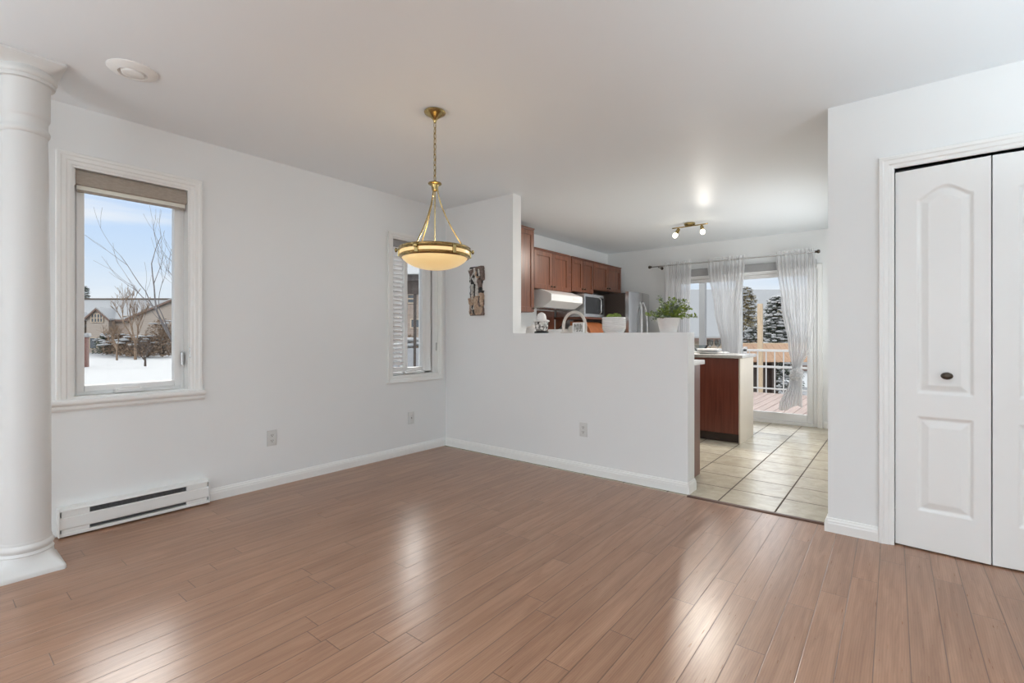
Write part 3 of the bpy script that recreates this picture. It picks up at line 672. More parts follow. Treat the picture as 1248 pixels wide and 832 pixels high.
# ------------------------------------------------------------------ outlets
def outlet(name, x, y, z, facing, label, slots=True):
    """facing 'X' on the left wall, 'Y' on the back wall"""
    t = thing(name, label, 'outlet', (x, y, z-.057), None)
    Mx = Matrix.Translation((x, y, z)) @ (Matrix.Rotation(R(90), 4, 'Z') if facing == 'X' else Matrix.Identity(4))
    bm = BM(); box(bm, -.036, .036, -.0062, -.0008, -.058, .058, .003); obj('cover_plate', bm, M['plate'], t, 40, xf=Mx)
    if slots:
        for s_ in (-1, 1):
            bm = BM(); lathe(bm, [(0, 0), (.0165, 0), (.0165, .002), (.015, .0035), (0, .0035)], 0, 0, 20, Matrix.Translation((0, -.0055, .020*s_)) @ Matrix.Rotation(R(90), 4, 'X'))
            f = obj('receptacle', bm, M['plate'], t, 40, xf=Mx)
            bm = BM(); box(bm, -.008, -.005, -.0100, -.0085, .020*s_-.002, .020*s_+.008); box(bm, .005, .008, -.0100, -.0085, .020*s_-.002, .020*s_+.008); box(bm, -.003, .003, -.0100, -.0085, .020*s_-.010, .020*s_-.005)
            obj('slot', bm, M['plateslot'], f, xf=Mx)
    else:
        bm = BM(); box(bm, -.016, .016, -.0085, -.0055, -.033, .033, .002); f = obj('insert', bm, M['plate'], t, xf=Mx)
        bm = BM(); box(bm, -.005, .005, -.0095, -.0080, -.005, .005); obj('jack', bm, M['plateslot'], f, xf=Mx)
outlet('wall_outlet', 0.0, -1.78, .362, 'X', 'white duplex outlet on the left wall between the two windows')
outlet('wall_outlet', 0.0, -.455, .34, 'X', 'small white wall plate below the corner window', False)
outlet('wall_outlet', 1.64, 0.0, .356, 'Y', 'white duplex outlet low on the half wall')

# ------------------------------------------------------------------ ceiling vent
t = thing('ceiling_vent', 'round white vent on the ceiling near the column', 'vent', (.72, -2.79, H-.03))
bm = BM(); lathe(bm, [(.050, H-.008), (.060, H-.020), (.096, H-.010), (.103, H-.004), (.103, H-.0005), (.050, H-.0005)], .72, -2.79, 48); obj('outer_ring', bm, M['trim'], t, 30)
bm = BM(); lathe(bm, [(0, H-.026), (.036, H-.026), (.045, H-.022), (.047, H-.014), (.050, H-.010), (0, H-.010)], .72, -2.79, 40); obj('centre_disc', bm, M['trim'], t, 30)
bm = BM(); lathe(bm, [(0, H-.010), (.050, H-.010), (.050, H-.001), (0, H-.001)], .72, -2.79, 40); obj('throat', bm, M['wall'], t)

# ------------------------------------------------------------------ pendant lamp
px, py = 1.55, -1.55
t = thing('pendant_lamp', 'brass pendant lamp with amber glass bowl hanging from a chain', 'lamp', (px, py, 1.51))
bm = BM(); lathe(bm, [(0, H), (.060, H), (.063, H-.006), (.060, H-.012), (.046, H-.022), (.030, H-.032), (.016, H-.044), (.009, H-.056), (.007, H-.066), (0, H-.068)], px, py, 36); obj('canopy', bm, M['brass'], t, 40)
bm = BM(); zt, zb = H-.066, 2.035; nl = 11; ll = (zt-zb)/nl
for k in range(nl):
    zc = zt-ll*(k+.5); pts = []
    for q in range(16):
        a = 2*math.pi*q/16; dx = .0075*math.cos(a); dz = (ll*.5+.0045)*math.sin(a)
        pts.append((px+(dx if k % 2 else 0), py+(0 if k % 2 else dx), zc+dz))
    tube(bm, pts, .0021, 6, closed=True)
tube(bm, [(px+.002, py+.004, zt), (px-.006, py, zt-.12), (px+.005, py, zt-.24), (px, py, zb)], .0014, 5)
obj('chain', bm, M['brass'], t, True)
bm = BM(); lathe(bm, [(0, 2.036), (.010, 2.034), (.014, 2.028), (.038, 2.022), (.040, 2.016), (.036, 2.012), (.024, 2.010), (.020, 1.998), (.017, 1.978), (.008, 1.972), (0, 1.972)], px, py, 28); obj('collar', bm, M['brass'], t, 40)
RR = .203; angs = [YAW+R(a) for a in (30, 130, 250)]
for a in angs:
    ca, sa = math.cos(a), math.sin(a); pts = []
    for q in range(15):
        s_ = q/14; r_ = .016+(RR-.016)*(s_**1.5); z_ = 2.0-(2.0-1.638)*(s_**.93)
        pts.append((px+ca*r_, py+sa*r_, z_))
    bm = BM(); tube(bm, pts, .0038, 8); obj('support_rod', bm, M['brass'], t, True)
bm = BM(); tube(bm, [(px, py, 1.975), (px, py, 1.60)], .0035, 8); obj('stem', bm, M['brass'], t, True)
bm = BM(); lathe(bm, [(.194, 1.618), (.206, 1.618), (.211, 1.624), (.207, 1.632), (.209, 1.638), (.203, 1.643), (.194, 1.641), (.194, 1.618)], px, py, 64); obj('upper_ring', bm, M['brass'], t, 40)
bm = BM(); lathe(bm, [(.186, 1.580), (.199, 1.580), (.205, 1.585), (.207, 1.592), (.201, 1.599), (.189, 1.599), (.186, 1.580)], px, py, 64); obj('lower_ring', bm, M['brass'], t, 40)
for q in range(6):
    a = YAW+R(60*q+10); Mx = Matrix.Translation((px, py, 0)) @ Matrix.Rotation(a, 4, 'Z')
    b2 = BM(); box(b2, .196, .2125, -.011, .011, 1.586, 1.632, .002)
    obj('clip', b2, M['brass'], t, xf=Mx)
for a in (YAW+R(10), YAW+R(130), YAW+R(190), YAW+R(250)):
    Mx = Matrix.Translation((px+.210*math.cos(a), py+.210*math.sin(a), 1.622)) @ Matrix.Rotation(a, 4, 'Z') @ Matrix.Rotation(R(90), 4, 'Y')
    bm = BM(); lathe(bm, [(.004, -.01), (.004, .004), (.012, .008), (.013, .015), (.007, .020), (0, .021)], 0, 0, 14, Mx); obj('finial', bm, M['brass'], t, True)
bm = BM(); lathe(bm, [(.196, 1.597), (.2035, 1.600), (.2035, 1.618), (.196, 1.620), (.194, 1.608), (.196, 1.597)], px, py, 64); obj('glass_band', bm, M['bowlglass'], t, 40)
prof = [(.196, 1.590)]
for q in range(1, 17):
    a = q/16*math.pi/2; prof.append((.192*math.cos(a) if q < 16 else 0, 1.588-.076*math.sin(a)**1.25))
prof.append((0, 1.516))
for q in range(15, -1, -1):
    a = q/16*math.pi/2; prof.append((.187*math.cos(a), 1.590-.073*math.sin(a)**1.25))
bm = BM(); lathe(bm, prof, px, py, 64); obj('glass_bowl', bm, M['bowlglass'], t, True)
for s_ in (-1, 1):
    bm = BM(); bmesh.ops.create_uvsphere(bm, u_segments=16, v_segments=10, radius=.024, matrix=Matrix.Translation((px+.06*s_, py, 1.600))); obj('light_bulb', bm, M['bulb'], t, True)
pl = bpy.data.lights.new('pendant_glow', 'POINT'); pl.energy = 1.0; pl.color = (1, .82, .55); pl.shadow_soft_size = .06
po = bpy.data.objects.new('pendant_glow', pl); C.objects.link(po); po.parent = t; po.location = (0, 0, .16)

# ------------------------------------------------------------------ kitchen spotlight
t = thing('ceiling_spotlight', 'brass ceiling bar with two lit spot bulbs in the kitchen', 'light fixture', (1.76, 2.2, 2.29))
bm = BM(); lathe(bm, [(0, H), (.058, H), (.062, H-.008), (.060, H-.020), (.05, H-.028), (0, H-.030)], 1.76, 2.2, 32); obj('ceiling_plate', bm, M['brass'], t, 40)
bm = BM(); tube(bm, [(1.555, 2.2, 2.405), (1.965, 2.2, 2.405)], .007, 10); obj('bar', bm, M['brass'], t, True)
for x, dirx in ((1.62, -.25), (1.90, .25)):
    d = Vector((dirx, -.45, -.75)).normalized(); p = Vector((x, 2.2, 2.40)); e1 = p+Vector((0, 0, -.035))
    q = d.to_track_quat('Z', 'Y').to_matrix().to_4x4()
    bm = BM(); tube(bm, [p, e1], .006, 8); lathe(bm, [(0, -.03), (.016, -.03), (.020, -.02), (.021, .02), (.024, .045), (.022, .045), (0, .03)], 0, 0, 20, Matrix.Translation(e1) @ q)
    hd = obj('spot_head', bm, M['brass'], t, True)
    bm = BM(); lathe(bm, [(0, .035), (.018, .035), (.026, .058), (.027, .072), (.020, .086), (0, .092)], 0, 0, 20, Matrix.Translation(e1) @ q); obj('light_bulb', bm, M['bulb'], hd, True)
    l = bpy.data.lights.new('spot_glow', 'SPOT'); l.energy = 60; l.spot_size = R(150); l.spot_blend = .8; l.color = (1, .93, .84); l.shadow_soft_size = .04
    lo = bpy.data.objects.new('spot_glow', l); C.objects.link(lo); lo.parent = hd; lo.location = e1+d*.11-worldloc(hd); lo.rotation_euler = d.to_track_quat('-Z', 'Y').to_euler()

# ------------------------------------------------------------------ carved wall relief
def cap(x, z, ax, az, bx, bz, ra, rb):
    dx, dz = bx-ax, bz-az; t = max(0, min(1, ((x-ax)*dx+(z-az)*dz)/(dx*dx+dz*dz+1e-9)))
    d = math.hypot(x-ax-dx*t, z-az-dz*t); r = ra+(rb-ra)*t
    return math.sqrt(max(0, r*r-d*d))
SW, SH = .198, .478
caps = [  # ax,az,bx,bz,ra,rb,colour (0 black wood, 1 whitish, 2 tan, 3 brown), lift
    (.030, .43, .165, .455, .028, .030, 3, .012), (.165, .455, .178, .36, .028, .024, 3, .012), (.022, .43, .014, .365, .018, .006, 3, .008),
    (.025, .355, .095, .44, .008, .012, 1, .020), (.045, .36, .115, .46, .012, .014, 0, .016), (.035, .12, .050, .38, .020, .018, 0, .010),
    (.115, .405, .125, .375, .022, .018, 2, .028), (.110, .37, .108, .32, .017, .020, 1, .026), (.085, .335, .060, .36, .010, .008, 1, .026),
    (.105, .32, .075, .14, .012, .018, 1, .022), (.110, .31, .112, .18, .013, .016, 1, .026), (.140, .33, .150, .285, .024, .018, 3, .020),
    (.132, .28, .128, .18, .016, .014, 0, .012), (.168, .222, .166, .21, .018, .016, 0, .020), (.168, .20, .160, .10, .022, .026, 2, .022),
    (.120, .16, .118, .06, .034, .030, 2, .026), (.150, .14, .148, .03, .022, .026, 2, .018), (.045, .12, .040, .03, .022, .026, 2, .020),
    (.075, .06, .115, .018, .018, .016, 2, .022), (.030, .018, .180, .015, .018, .018, 3, .010), (.020, .10, .022, .38, .008, .007, 1, .006)]
rc = random.Random(17)
for _ in range(16):
    x_ = rc.uniform(.03, .175); z_ = rc.uniform(.02, .15); l_ = rc.uniform(.03, .07); k_ = rc.uniform(-.018, .018)
    caps.append((x_, z_, x_+k_, z_+l_, .008, .005, rc.choice((1, 2, 3, 0)), .040))
for (x_, z_, x2, z2, c_) in ((.095, .455, .105, .39, 1), (.15, .44, .16, .38, 1), (.06, .30, .07, .16, 1), (.10, .30, .098, .16, 0), (.125, .30, .13, .19, 1), (.14, .43, .135, .38, 0), (.02, .44, .05, .45, 1)):
    caps.append((x_, z_, x2, z2, .007, .006, c_, .042))
def outline(x, z):
    if z > .32: return .004 < x < (.188 if z > .36 else .172)
    if z > .24: return .010 < x < .168
    return .010 < x < .192
bm = BM(); nx, nz_ = 60, 146; grid = {}; cidx = {}
rn = lambda x, z: noise.noise(Vector((x*70, z*70, 3)))*.005+noise.noise(Vector((x*160, z*120, 9)))*.003
for j in range(nz_+1):
    for i in range(nx+1):
        x = SW*i/nx; z = SH*j/nz_; h = .010; ci = 0 if z > .2 else 3
        for (a, b, c, d, ra, rb, col, lift) in caps:
            s = cap(x, z, a, b, c, d, ra, rb)
            if s > 0 and s*.8+lift > h: h = s*.8+lift; ci = col
        edge = outline(x+.01*noise.noise(Vector((0, z*30, 1))), z)
        if h <= .0101 and not edge: continue
        grid[i, j] = bm.verts.new((.349+x, -.004-h-rn(x, z), 1.327+z)); cidx[i, j] = ci
bkv = {}
for (i, j), v in grid.items(): pass
for j in range(nz_):
    for i in range(nx):
        q = [(i, j), (i+1, j), (i+1, j+1), (i, j+1)]
        if all(k in grid for k in q):
            f = bm.faces.new([grid[k] for k in q]); f.material_index = cidx[q[0]]
ed = [e for e in bm.edges if len(e.link_faces) == 1]
r = bmesh.ops.extrude_edge_only(bm, edges=ed)
for v in r['geom']:
    if isinstance(v, bmesh.types.BMVert): v.co.y = -.001
bmesh.ops.delete(bm, geom=[v for v in bm.verts if not v.link_faces], context='VERTS')
M['carveblack'] = mat('carved_black_wood', (.03, .028, .026), .4, var=.4, vscale=60)
M['carvewhite'] = mat('carved_bleached_wood', (.55, .53, .49), .5, var=.3, vscale=60)
M['carvetan'] = mat('carved_tan_wood', (.42, .30, .21), .55, var=.35, vscale=50)
M['carvebrown'] = mat('carved_brown_wood', (.17, .12, .10), .5, var=.5, vscale=50)
o = obj('wall_carving', bm, [M['carveblack'], M['carvewhite'], M['carvetan'], M['carvebrown']], None, 60)
tag(o, 'tall carved wooden figure relief on the wall beside the corner window', 'wall carving')

# ------------------------------------------------------------------ kitchen cabinets along the left wall
def knob(x, y, z, par):
    bm = BM(); lathe(bm, [(0, .026), (.009, .024), (.013, .018), (.011, .012), (.005, .009), (.004, 0)], 0, 0, 14, Matrix.Translation((x, y, z)) @ Matrix.Rotation(R(90), 4, 'Y')); obj('knob', bm, M['bronze'], par, True)
def upper_cab(y0, y1, z0, z1, doors, label, top=True, D=.31, knobside=None):
    t = thing('wall_cabinet', label, 'cabinet', (D/2, (y0+y1)/2, z0), 'wall cabinets above the range')
    bm = BM(); box(bm, .002, D, y0+.001, y1-.001, z0, z1); obj('body', bm, M['cherry'], t)
    n = doors; w_ = (y1-y0)/n
    for k in range(n):
        a, b = y0+w_*k+.003, y0+w_*(k+1)-.003
        bm = BM(); s_ = .055; x0, x1 = D+.001, D+.019
        box(bm, x0, x1, a, a+s_, z0+.004, z1-.004, .002); box(bm, x0, x1, b-s_, b, z0+.004, z1-.004, .002)
        box(bm, x0, x1, a+s_, b-s_, z0+.004, z0+.004+s_, .002); box(bm, x0, x1, a+s_, b-s_, z1-.004-s_, z1-.004, .002)
        box(bm, x0, x1-.009, a+s_, b-s_, z0+.06, z1-.06)
        d = obj('door', bm, M['cherry'], t)
        if n == 1: ky = b-.03
        else: ky = b-.03 if k % 2 == 0 else a+.03
        knob(x1, ky, z0+.045, d)
    if top:
        bm = BM(); prism(bm, [(.002, z1), (D+.018, z1), (D+.022, z1+.012), (D+.030, z1+.020), (.002, z1+.020)], 'Y', y0, y1); obj('cornice', bm, M['cherrytop'], t)
    return t
upper_cab(.62, 1.10, 1.405, 2.36, 1, 'tall reddish wall cabinet beside the edge of the full-height wall')
upper_cab(1.10, 1.86, 1.69, 2.15, 2, 'reddish two-door wall cabinet above the white range hood')
bm = BM(); box(bm, .002, .322, 1.862, 1.928, 1.70, 2.172); tag(obj('filler_panel', bm, M['cherrytop']), 'narrow reddish wood strip between the hood cabinet and the microwave cabinet', 'panel')
upper_cab(1.93, 2.50, 1.715, 2.15, 2, 'reddish two-door wall cabinet above the microwave')
upper_cab(2.50, 3.35, 1.78, 2.15, 2, 'reddish two-door wall cabinet above the fridge, nearest the kitchen end wall')

# base cabinets and counter on the left wall
def base_cab(y0, y1, label):
    t = thing('base_cabinet', label, 'cabinet', (.3, (y0+y1)/2, 0), 'base cabinets along the left wall')
    bm = BM(); box(bm, .002, .56, y0+.001, y1-.001, .1, .885); box(bm, .002, .5, y0+.001, y1-.001, .0, .1); obj('body', bm, M['cherry'], t)
    for k in range(2):
        a = y0+(y1-y0)/2*k+.003; b = y0+(y1-y0)/2*(k+1)-.003
        bm = BM(); box(bm, .561, .58, a, b, .12, .70, .003); d = obj('door', bm, M['cherry'], t); knob(.58, b-.03 if k == 0 else a+.03, .66, d)
        bm = BM(); box(bm, .561, .58, a, b, .71, .875, .003); d = obj('drawer', bm, M['cherry'], t); knob(.58, (a+b)/2, .79, d)
base_cab(.70, 1.22, 'reddish base cabinet left of the range')
base_cab(1.99, 2.76, 'reddish base cabinet under the microwave')
bm = BM(); box(bm, .002, .61, .70, 1.22, .886, .925, .006); tag(obj('countertop', bm, M['countertop']), 'grey counter slab left of the range', 'countertop')
bm = BM(); box(bm, .002, .61, 1.99, 2.76, .886, .925, .006); tag(obj('countertop', bm, M['countertop']), 'grey counter slab under the microwave', 'countertop')
t = thing('range', 'white kitchen range under the hood, hidden behind the half wall', 'stove', (.32, 1.605, 0))
bm = BM(); box(bm, .02, .62, 1.226, 1.984, .0, .915, .006); obj('body', bm, M['white'], t)
bm = BM(); box(bm, .621, .65, 1.24, 1.97, .22, .74, .005); dd = obj('oven_door', bm, M['white'], t)
bm = BM(); tube(bm, [(.66, 1.28, .70), (.675, 1.30, .70), (.675, 1.91, .70), (.66, 1.93, .70)], .008); obj('handle', bm, M['steel'], dd, True)
bm = BM(); box(bm, .02, .08, 1.226, 1.984, .916, 1.10, .008); obj('control_panel', bm, M['white'], t)
for (x, y) in ((.2, 1.42), (.2, 1.80), (.45, 1.42), (.45, 1.80)):
    bm = BM()
    for rr in (.03, .055, .08): tube(bm, [(x+rr*math.cos(a/16*2*math.pi), y+rr*math.sin(a/16*2*math.pi), .922) for a in range(16)], .006, 6, closed=True)
    obj('burner', bm, M['black'], t, True)

# hood
t = thing('range_hood', 'white range hood below the reddish cabinets', 'range hood', (.25, 1.6, 1.47))
bm = BM(); prism(bm, [(.003, 1.688), (.328, 1.688), (.465, 1.634), (.48, 1.622), (.48, 1.548), (.47, 1.540), (.36, 1.475), (.003, 1.475)], 'Y', 1.235, 1.945); obj('canopy', bm, M['white'], t)
bm = BM(); box(bm, .4802, .483, 1.72, 1.86, 1.575, 1.60, .001); obj('switch_panel', bm, M['plate'], t)
bm = BM(); box(bm, .05, .34, 1.30, 1.88, 1.470, 1.4748); obj('filter', bm, M['steel'], t)

# microwave on its shelf
t = thing('microwave_shelf', 'reddish wooden shelf carrying the microwave', 'shelf', (.2, 2.28, 1.355))
bm = BM(); box(bm, .002, .47, 2.0, 2.56, 1.355, 1.378, .003); obj('board', bm, M['cherrytop'], t)
for yy in (2.04, 2.50):
    bm = BM(); prism(bm, [(.002, 1.354), (.002, 1.22), (.03, 1.22), (.20, 1.354)], 'Y', yy, yy+.02); obj('bracket', bm, M['cherry'], t)
t = thing('microwave', 'stainless microwave with black glass door on the shelf by the hood', 'microwave', (.25, 2.28, 1.379))
bm = BM(); box(bm, .03, .44, 2.01, 2.55, 1.379, 1.685, .004); obj('body', bm, M['steel'], t)
bm = BM(); x0, x1 = .441, .465
box(bm, x0, x1, 2.01, 2.05, 1.382, 1.683, .002); box(bm, x0, x1, 2.42, 2.55, 1.382, 1.683, .002); box(bm, x0, x1, 2.05, 2.42, 1.382, 1.425, .002); box(bm, x0, x1, 2.05, 2.42, 1.645, 1.683, .002)
d = obj('door', bm, M['steel'], t)
bm = BM(); box(bm, x0, x1+.001, 2.048, 2.535, 1.424, 1.646); obj('door_glass', bm, M['black'], d)
bm = BM(); tube(bm, [(.466, 2.425, 1.43), (.49, 2.425, 1.45), (.49, 2.425, 1.62), (.466, 2.425, 1.64)], .006); obj('handle', bm, M['steel'], t, True)

# fridge
t = thing('refrigerator', 'stainless steel fridge with dark side standing in the kitchen corner', 'refrigerator', (.38, 3.15, 0))
bm = BM(); box(bm, .02, .66, 2.80, 3.50, .02, 1.735, .006); box(bm, .06, .6, 2.84, 3.46, 0, .03); obj('body', bm, M['darkbrown'], t)
def fdoor(y0, y1, z0, z1):
    bm = BM(); poly = [(.665, y0), (.665, y1)]; n = 12
    ymid, hw = 3.15, .35
    for k in range(n+1):
        y = y1-(y1-y0)*k/n; poly.append((.715+.040*(1-((y-ymid)/hw)**2), y))
    prism(bm, poly, 'Z', z0, z1); return obj('door', bm, M['steel'], t, 30)
def fhandle(y, z0, z1, dy, par):
    bm = BM(); pts = []
    for k in range(13):
        s_ = k/12; pts.append((.752+.045*math.sin(math.pi*s_)**.5 if 0 < k < 12 else .75, y+dy*math.sin(math.pi*s_), z0+(z1-z0)*s_))
    tube(bm, pts, .012, 10); obj('handle', bm, M['steel'], par, True)
d = fdoor(2.802, 3.147, .62, 1.752); fhandle(3.10, .85, 1.62, -.045, d)
d = fdoor(3.153, 3.498, .62, 1.752); fhandle(3.20, .85, 1.62, .045, d)
d = fdoor(2.802, 3.498, .05, .61)
bm = BM(); tube(bm, [(.74, 2.95, .56), (.79, 2.97, .56), (.79, 3.33, .56), (.74, 3.35, .56)], .012); obj('handle', bm, M['steel'], d, True)

# things on the range side counter, seen through the opening
bm = BM(); box(bm, .001, .020, 1.60, 1.985, 1.16, 1.46, .006); 
tag(obj('cutting_board', bm, M['boardwood'], xf=Matrix.Translation((0, 0, 0))), 'dark red wooden panel on the wall under the range hood', 'wall panel')
t = thing('bread_box', 'orange wooden bread box on the counter below the microwave', 'bread box', (.3, 2.35, .926))
bm = BM(); poly = [(.24, .926), (.56, .926), (.56, 1.12)]+[(.56-.20*(1-math.cos(R(a))), 1.12+.20*math.sin(R(a))) for a in range(10, 91, 10)]+[(.24, 1.32)]
prism(bm, poly, 'Y', 2.03, 2.50); obj('body', bm, M['woodbox'], t, 30)
bm = BM(); lathe(bm, [(0, .03), (.016, .026), (.016, .018), (.006, .012), (.006, 0)], 0, 0, 14, Matrix.Translation((.56, 2.34, 1.10)) @ Matrix.Rotation(R(90), 4, 'Y')); obj('knob', bm, M['boardwood'], t, True)

# ------------------------------------------------------------------ counters behind the half wall and the peninsula
t = thing('sink_cabinet', 'purple brown cabinet end right behind the half wall', 'cabinet', (1.7, .37, 0))
bm = BM(); box(bm, 1.10, 2.395, .142, .575, .0, .895); obj('body', bm, M['mahogany'], t)
for k in range(3):
    bm = BM(); a = 1.12+.42*k; box(bm, a, a+.415, .576, .594, .11, .87, .003); obj('door', bm, M['cherry'], t)
bm = BM(); box(bm, 1.08, 2.425, .142, .61, .896, .932, .008); tag(obj('countertop', bm, M['white'], smooth=40), 'pale countertop ending just past the half wall', 'countertop')
t = thing('peninsula_cabinet', 'reddish brown wooden cabinet end in front of the patio door', 'cabinet', (2.0, 2.2, 0))
bm = BM(); box(bm, 1.40, 2.357, 1.95, 2.50, .095, .893); box(bm, 1.40, 2.357, 2.01, 2.50, .0, .095); obj('body', bm, M['mahogany'], t)
bm = BM(); box(bm, 2.3575, 2.372, 1.932, 2.502, 0, .893, .001)
M['endglare'] = mat('end_panel_painted_glare', (.60, .54, .46), .28, var=.08, vscale=2, stretch=(1, 1, .5))  # pale colour is glare painted onto the cabinet's wooden end
obj('end_panel', bm, M['endglare'], t)['label'] = 'end panel coloured pale with painted glare'
bm = BM(); box(bm, 1.41, 1.88, 1.932, 1.949, .10, .89, .002); box(bm, 1.885, 2.355, 1.932, 1.949, .10, .89, .002); obj('front_panel', bm, M['mahogany'], t)
bm = BM(); box(bm, 1.41, 2.355, 2.0, 2.009, .0, .095); obj('toe_kick', bm, M['darkwood'], t)
bm = BM(); box(bm, 1.38, 2.40, 1.905, 2.53, .894, .93, .008); tag(obj('countertop', bm, M['countertop'], smooth=40), 'grey laminate top of the wooden cabinet by the patio door', 'countertop')

# dishes on the peninsula
def plate(bm, x, y, z, r, h=.018):
    lathe(bm, [(0, z), (r*.55, z), (r*.6, z+.003), (r, z+h), (r-.002, z+h+.003), (r*.58, z+.007), (0, z+.006)], x, y, 36)
for k in range(4):
    bm = BM(); plate(bm, 1.98, 2.15, .9305+.011*k, .125-.003*k)
    tag(obj('dinner_plate', bm, M['ceramic'] if k != 1 else M['greypanel'], None, 40), ['white plate at the bottom of the stack on the grey counter', 'grey plate second from the bottom of the counter stack', 'white plate third up in the counter stack', 'white plate on top of the counter stack'][k], 'plate', 'stacked plates on the peninsula counter')
bm = BM(); box(bm, 1.70, 2.12, 2.28, 2.50, .9305, .945, .006); tag(obj('serving_tray', bm, M['white'], None, 40), 'flat white tray on the grey counter behind the plate stack', 'tray')
bm = BM(); lathe(bm, [(0, .9455), (.04, .9455), (.05, .955), (.085, 1.0), (.09, 1.02), (.086, 1.02), (.08, 1.0), (.046, .96), (0, .952)], 1.82, 2.38, 36); tag(obj('glass_bowl', bm, M['clearglass'], None, True), 'clear glass bowl on the white tray', 'bowl')
for k, (x, y) in enumerate(((1.93, 2.40), (2.01, 2.42))):
    bm = BM(); lathe(bm, [(0, .9455), (.028, .9455), (.030, .95), (.004, .953), (.004, 1.0), (.028, 1.02), (.034, 1.05), (.028, 1.09), (.026, 1.09), (.031, 1.05), (.026, 1.024), (0, 1.006)], x, y, 20)
    tag(obj('wine_glass', bm, M['clearglass'], None, True), ['clear stemmed glass next to the glass bowl on the tray', 'clear stemmed glass at the right end of the tray'][k], 'glass', 'stemmed glasses on the tray')
bm = BM(); lathe(bm, [(0, .9335), (.06, .9335), (.095, .955), (.10, .975), (.096, .975), (.09, .957), (.056, .938), (0, .938)], 2.22, .38, 30); 
bm.free()

# ------------------------------------------------------------------ things on the half wall
WT = 1.1525
def leaves(bm, c, n, rad, h, size, seed, up=.3, wid=.45):
    rnd = random.Random(seed)
    for _ in range(n):
        a = rnd.uniform(0, 6.283); e = rnd.uniform(up, 1.5); L_ = rnd.uniform(.45, 1.0)
        d = Vector((math.cos(a)*math.cos(e)*rad, math.sin(a)*math.cos(e)*rad, math.sin(e)*h))*L_
        p = Vector(c)+d; t_ = Vector((rnd.uniform(-1, 1), rnd.uniform(-1, 1), rnd.uniform(-.6, .8))).normalized()
        s_ = t_.cross(Vector((rnd.uniform(-1, 1), rnd.uniform(-1, 1), rnd.uniform(-1, 1)))).normalized(); l = size*rnd.uniform(.6, 1.3)
        n_ = t_.cross(s_)*l*.12
        A = bm.verts.new(p-t_*l*.5); B = bm.verts.new(p+s_*l*wid*.5+n_); Cc = bm.verts.new(p+t_*l*.5); D_ = bm.verts.new(p-s_*l*wid*.5+n_)
        bm.faces.new((A, B, Cc)); bm.faces.new((A, Cc, D_))
t = thing('potted_plant', 'leafy green plant in a smooth white pot at the right end of the half wall', 'plant', (2.322, .075, WT))
bm = BM(); lathe(bm, [(0, WT), (.058, WT), (.061, WT+.004), (.080, WT+.100), (.084, WT+.104), (.084, WT+.108), (.077, WT+.108), (.073, WT+.095), (0, WT+.095)], 2.322, .075, 40); obj('pot', bm, M['ceramic'], t, 40)
bm = BM(); lathe(bm, [(0, WT+.098), (.05, WT+.098), (.0735, WT+.0955), (0, WT+.0955)], 2.322, .075, 24); obj('soil', bm, M['soil'], t)
bm = BM(); rnd = random.Random(5); tips = []
for k in range(46):
    a = rnd.uniform(0, 6.283); ln = rnd.uniform(.09, .185); e = rnd.uniform(.25, 1.45); pts = []
    for q in range(6):
        s_ = q/5; r_ = .02+ln*s_*math.cos(e); pts.append((2.322+math.cos(a)*r_, .075+math.sin(a)*r_*.75, WT+.10+ln*s_*math.sin(e)-.03*s_*s_*(1.5-e)))
    tube(bm, pts, .0012, 4); tips.append(pts)
obj('stems', bm, M['leaf'], t)
for nm, mt_, par in (('foliage', M['leaf'], 0), ('foliage', M['leafgrey'], 1)):
    bm = BM(); rnd = random.Random(11+par)
    for k, pts in enumerate(tips):
        if (k % 3 == 2) != bool(par): continue
        for q in range(0, 6):
            for _ in range(8):
                p = Vector(pts[q])+Vector((rnd.uniform(-1, 1), rnd.uniform(-1, 1), rnd.uniform(-1, 1)))*.011
                t_ = Vector((rnd.uniform(-1, 1), rnd.uniform(-1, 1), rnd.uniform(-.3, 1))).normalized(); s_ = t_.cross(Vector((rnd.uniform(-1, 1), rnd.uniform(-1, 1), 1))).normalized(); l = rnd.uniform(.015, .026)
                A = bm.verts.new(p); B = bm.verts.new(p+t_*l*.5+s_*l*.28); Cc = bm.verts.new(p+t_*l); D_ = bm.verts.new(p+t_*l*.5-s_*l*.28)
                bm.faces.new((A, B, Cc, D_))
    obj(nm, bm, mt_, t)

t = thing('succulent_planter', 'ribbed white pot with small green succulents on the half wall', 'plant', (1.877, .072, WT))
bm = BM(); prof = [(0, WT), (.074, WT)]
for k in range(11):
    z = WT+.004+.0108*k; r_ = .084+.011*min(1, k/2.5); prof += [(r_-.006, z), (r_, z+.003), (r_, z+.007), (r_-.006, z+.0105)]
prof += [(.09, WT+.124), (.082, WT+.124), (.080, WT+.11), (0, WT+.11)]
lathe(bm, prof, 1.877, .072, 40); obj('pot', bm, M['ceramic'], t, 40)
bm = BM()
for k, (dx, dy, s_) in enumerate(((-.035, 0, 1), (.01, .01, 1.15), (.045, -.01, .85), (-.005, -.035, .8), (.0, .045, .8))):
    for ringn, (nn, tilt) in enumerate(((8, 20), (7, 45), (5, 68))):
        for q in range(nn):
            a = 2*math.pi*q/nn+ringn*.4; b2 = BM()
            lathe(b2, [(0, 0), (.004, .003), (.006, .012), (.004, .020), (0, .026)], 0, 0, 6)
            merge(bm, b2, Matrix.Translation((1.877+dx, .072+dy, WT+.124)) @ Matrix.Rotation(a, 4, 'Z') @ Matrix.Rotation(R(90-tilt), 4, 'Y') @ Matrix.Scale(s_*1.3, 4))
obj('succulents', bm, M['leaf'], t, True)

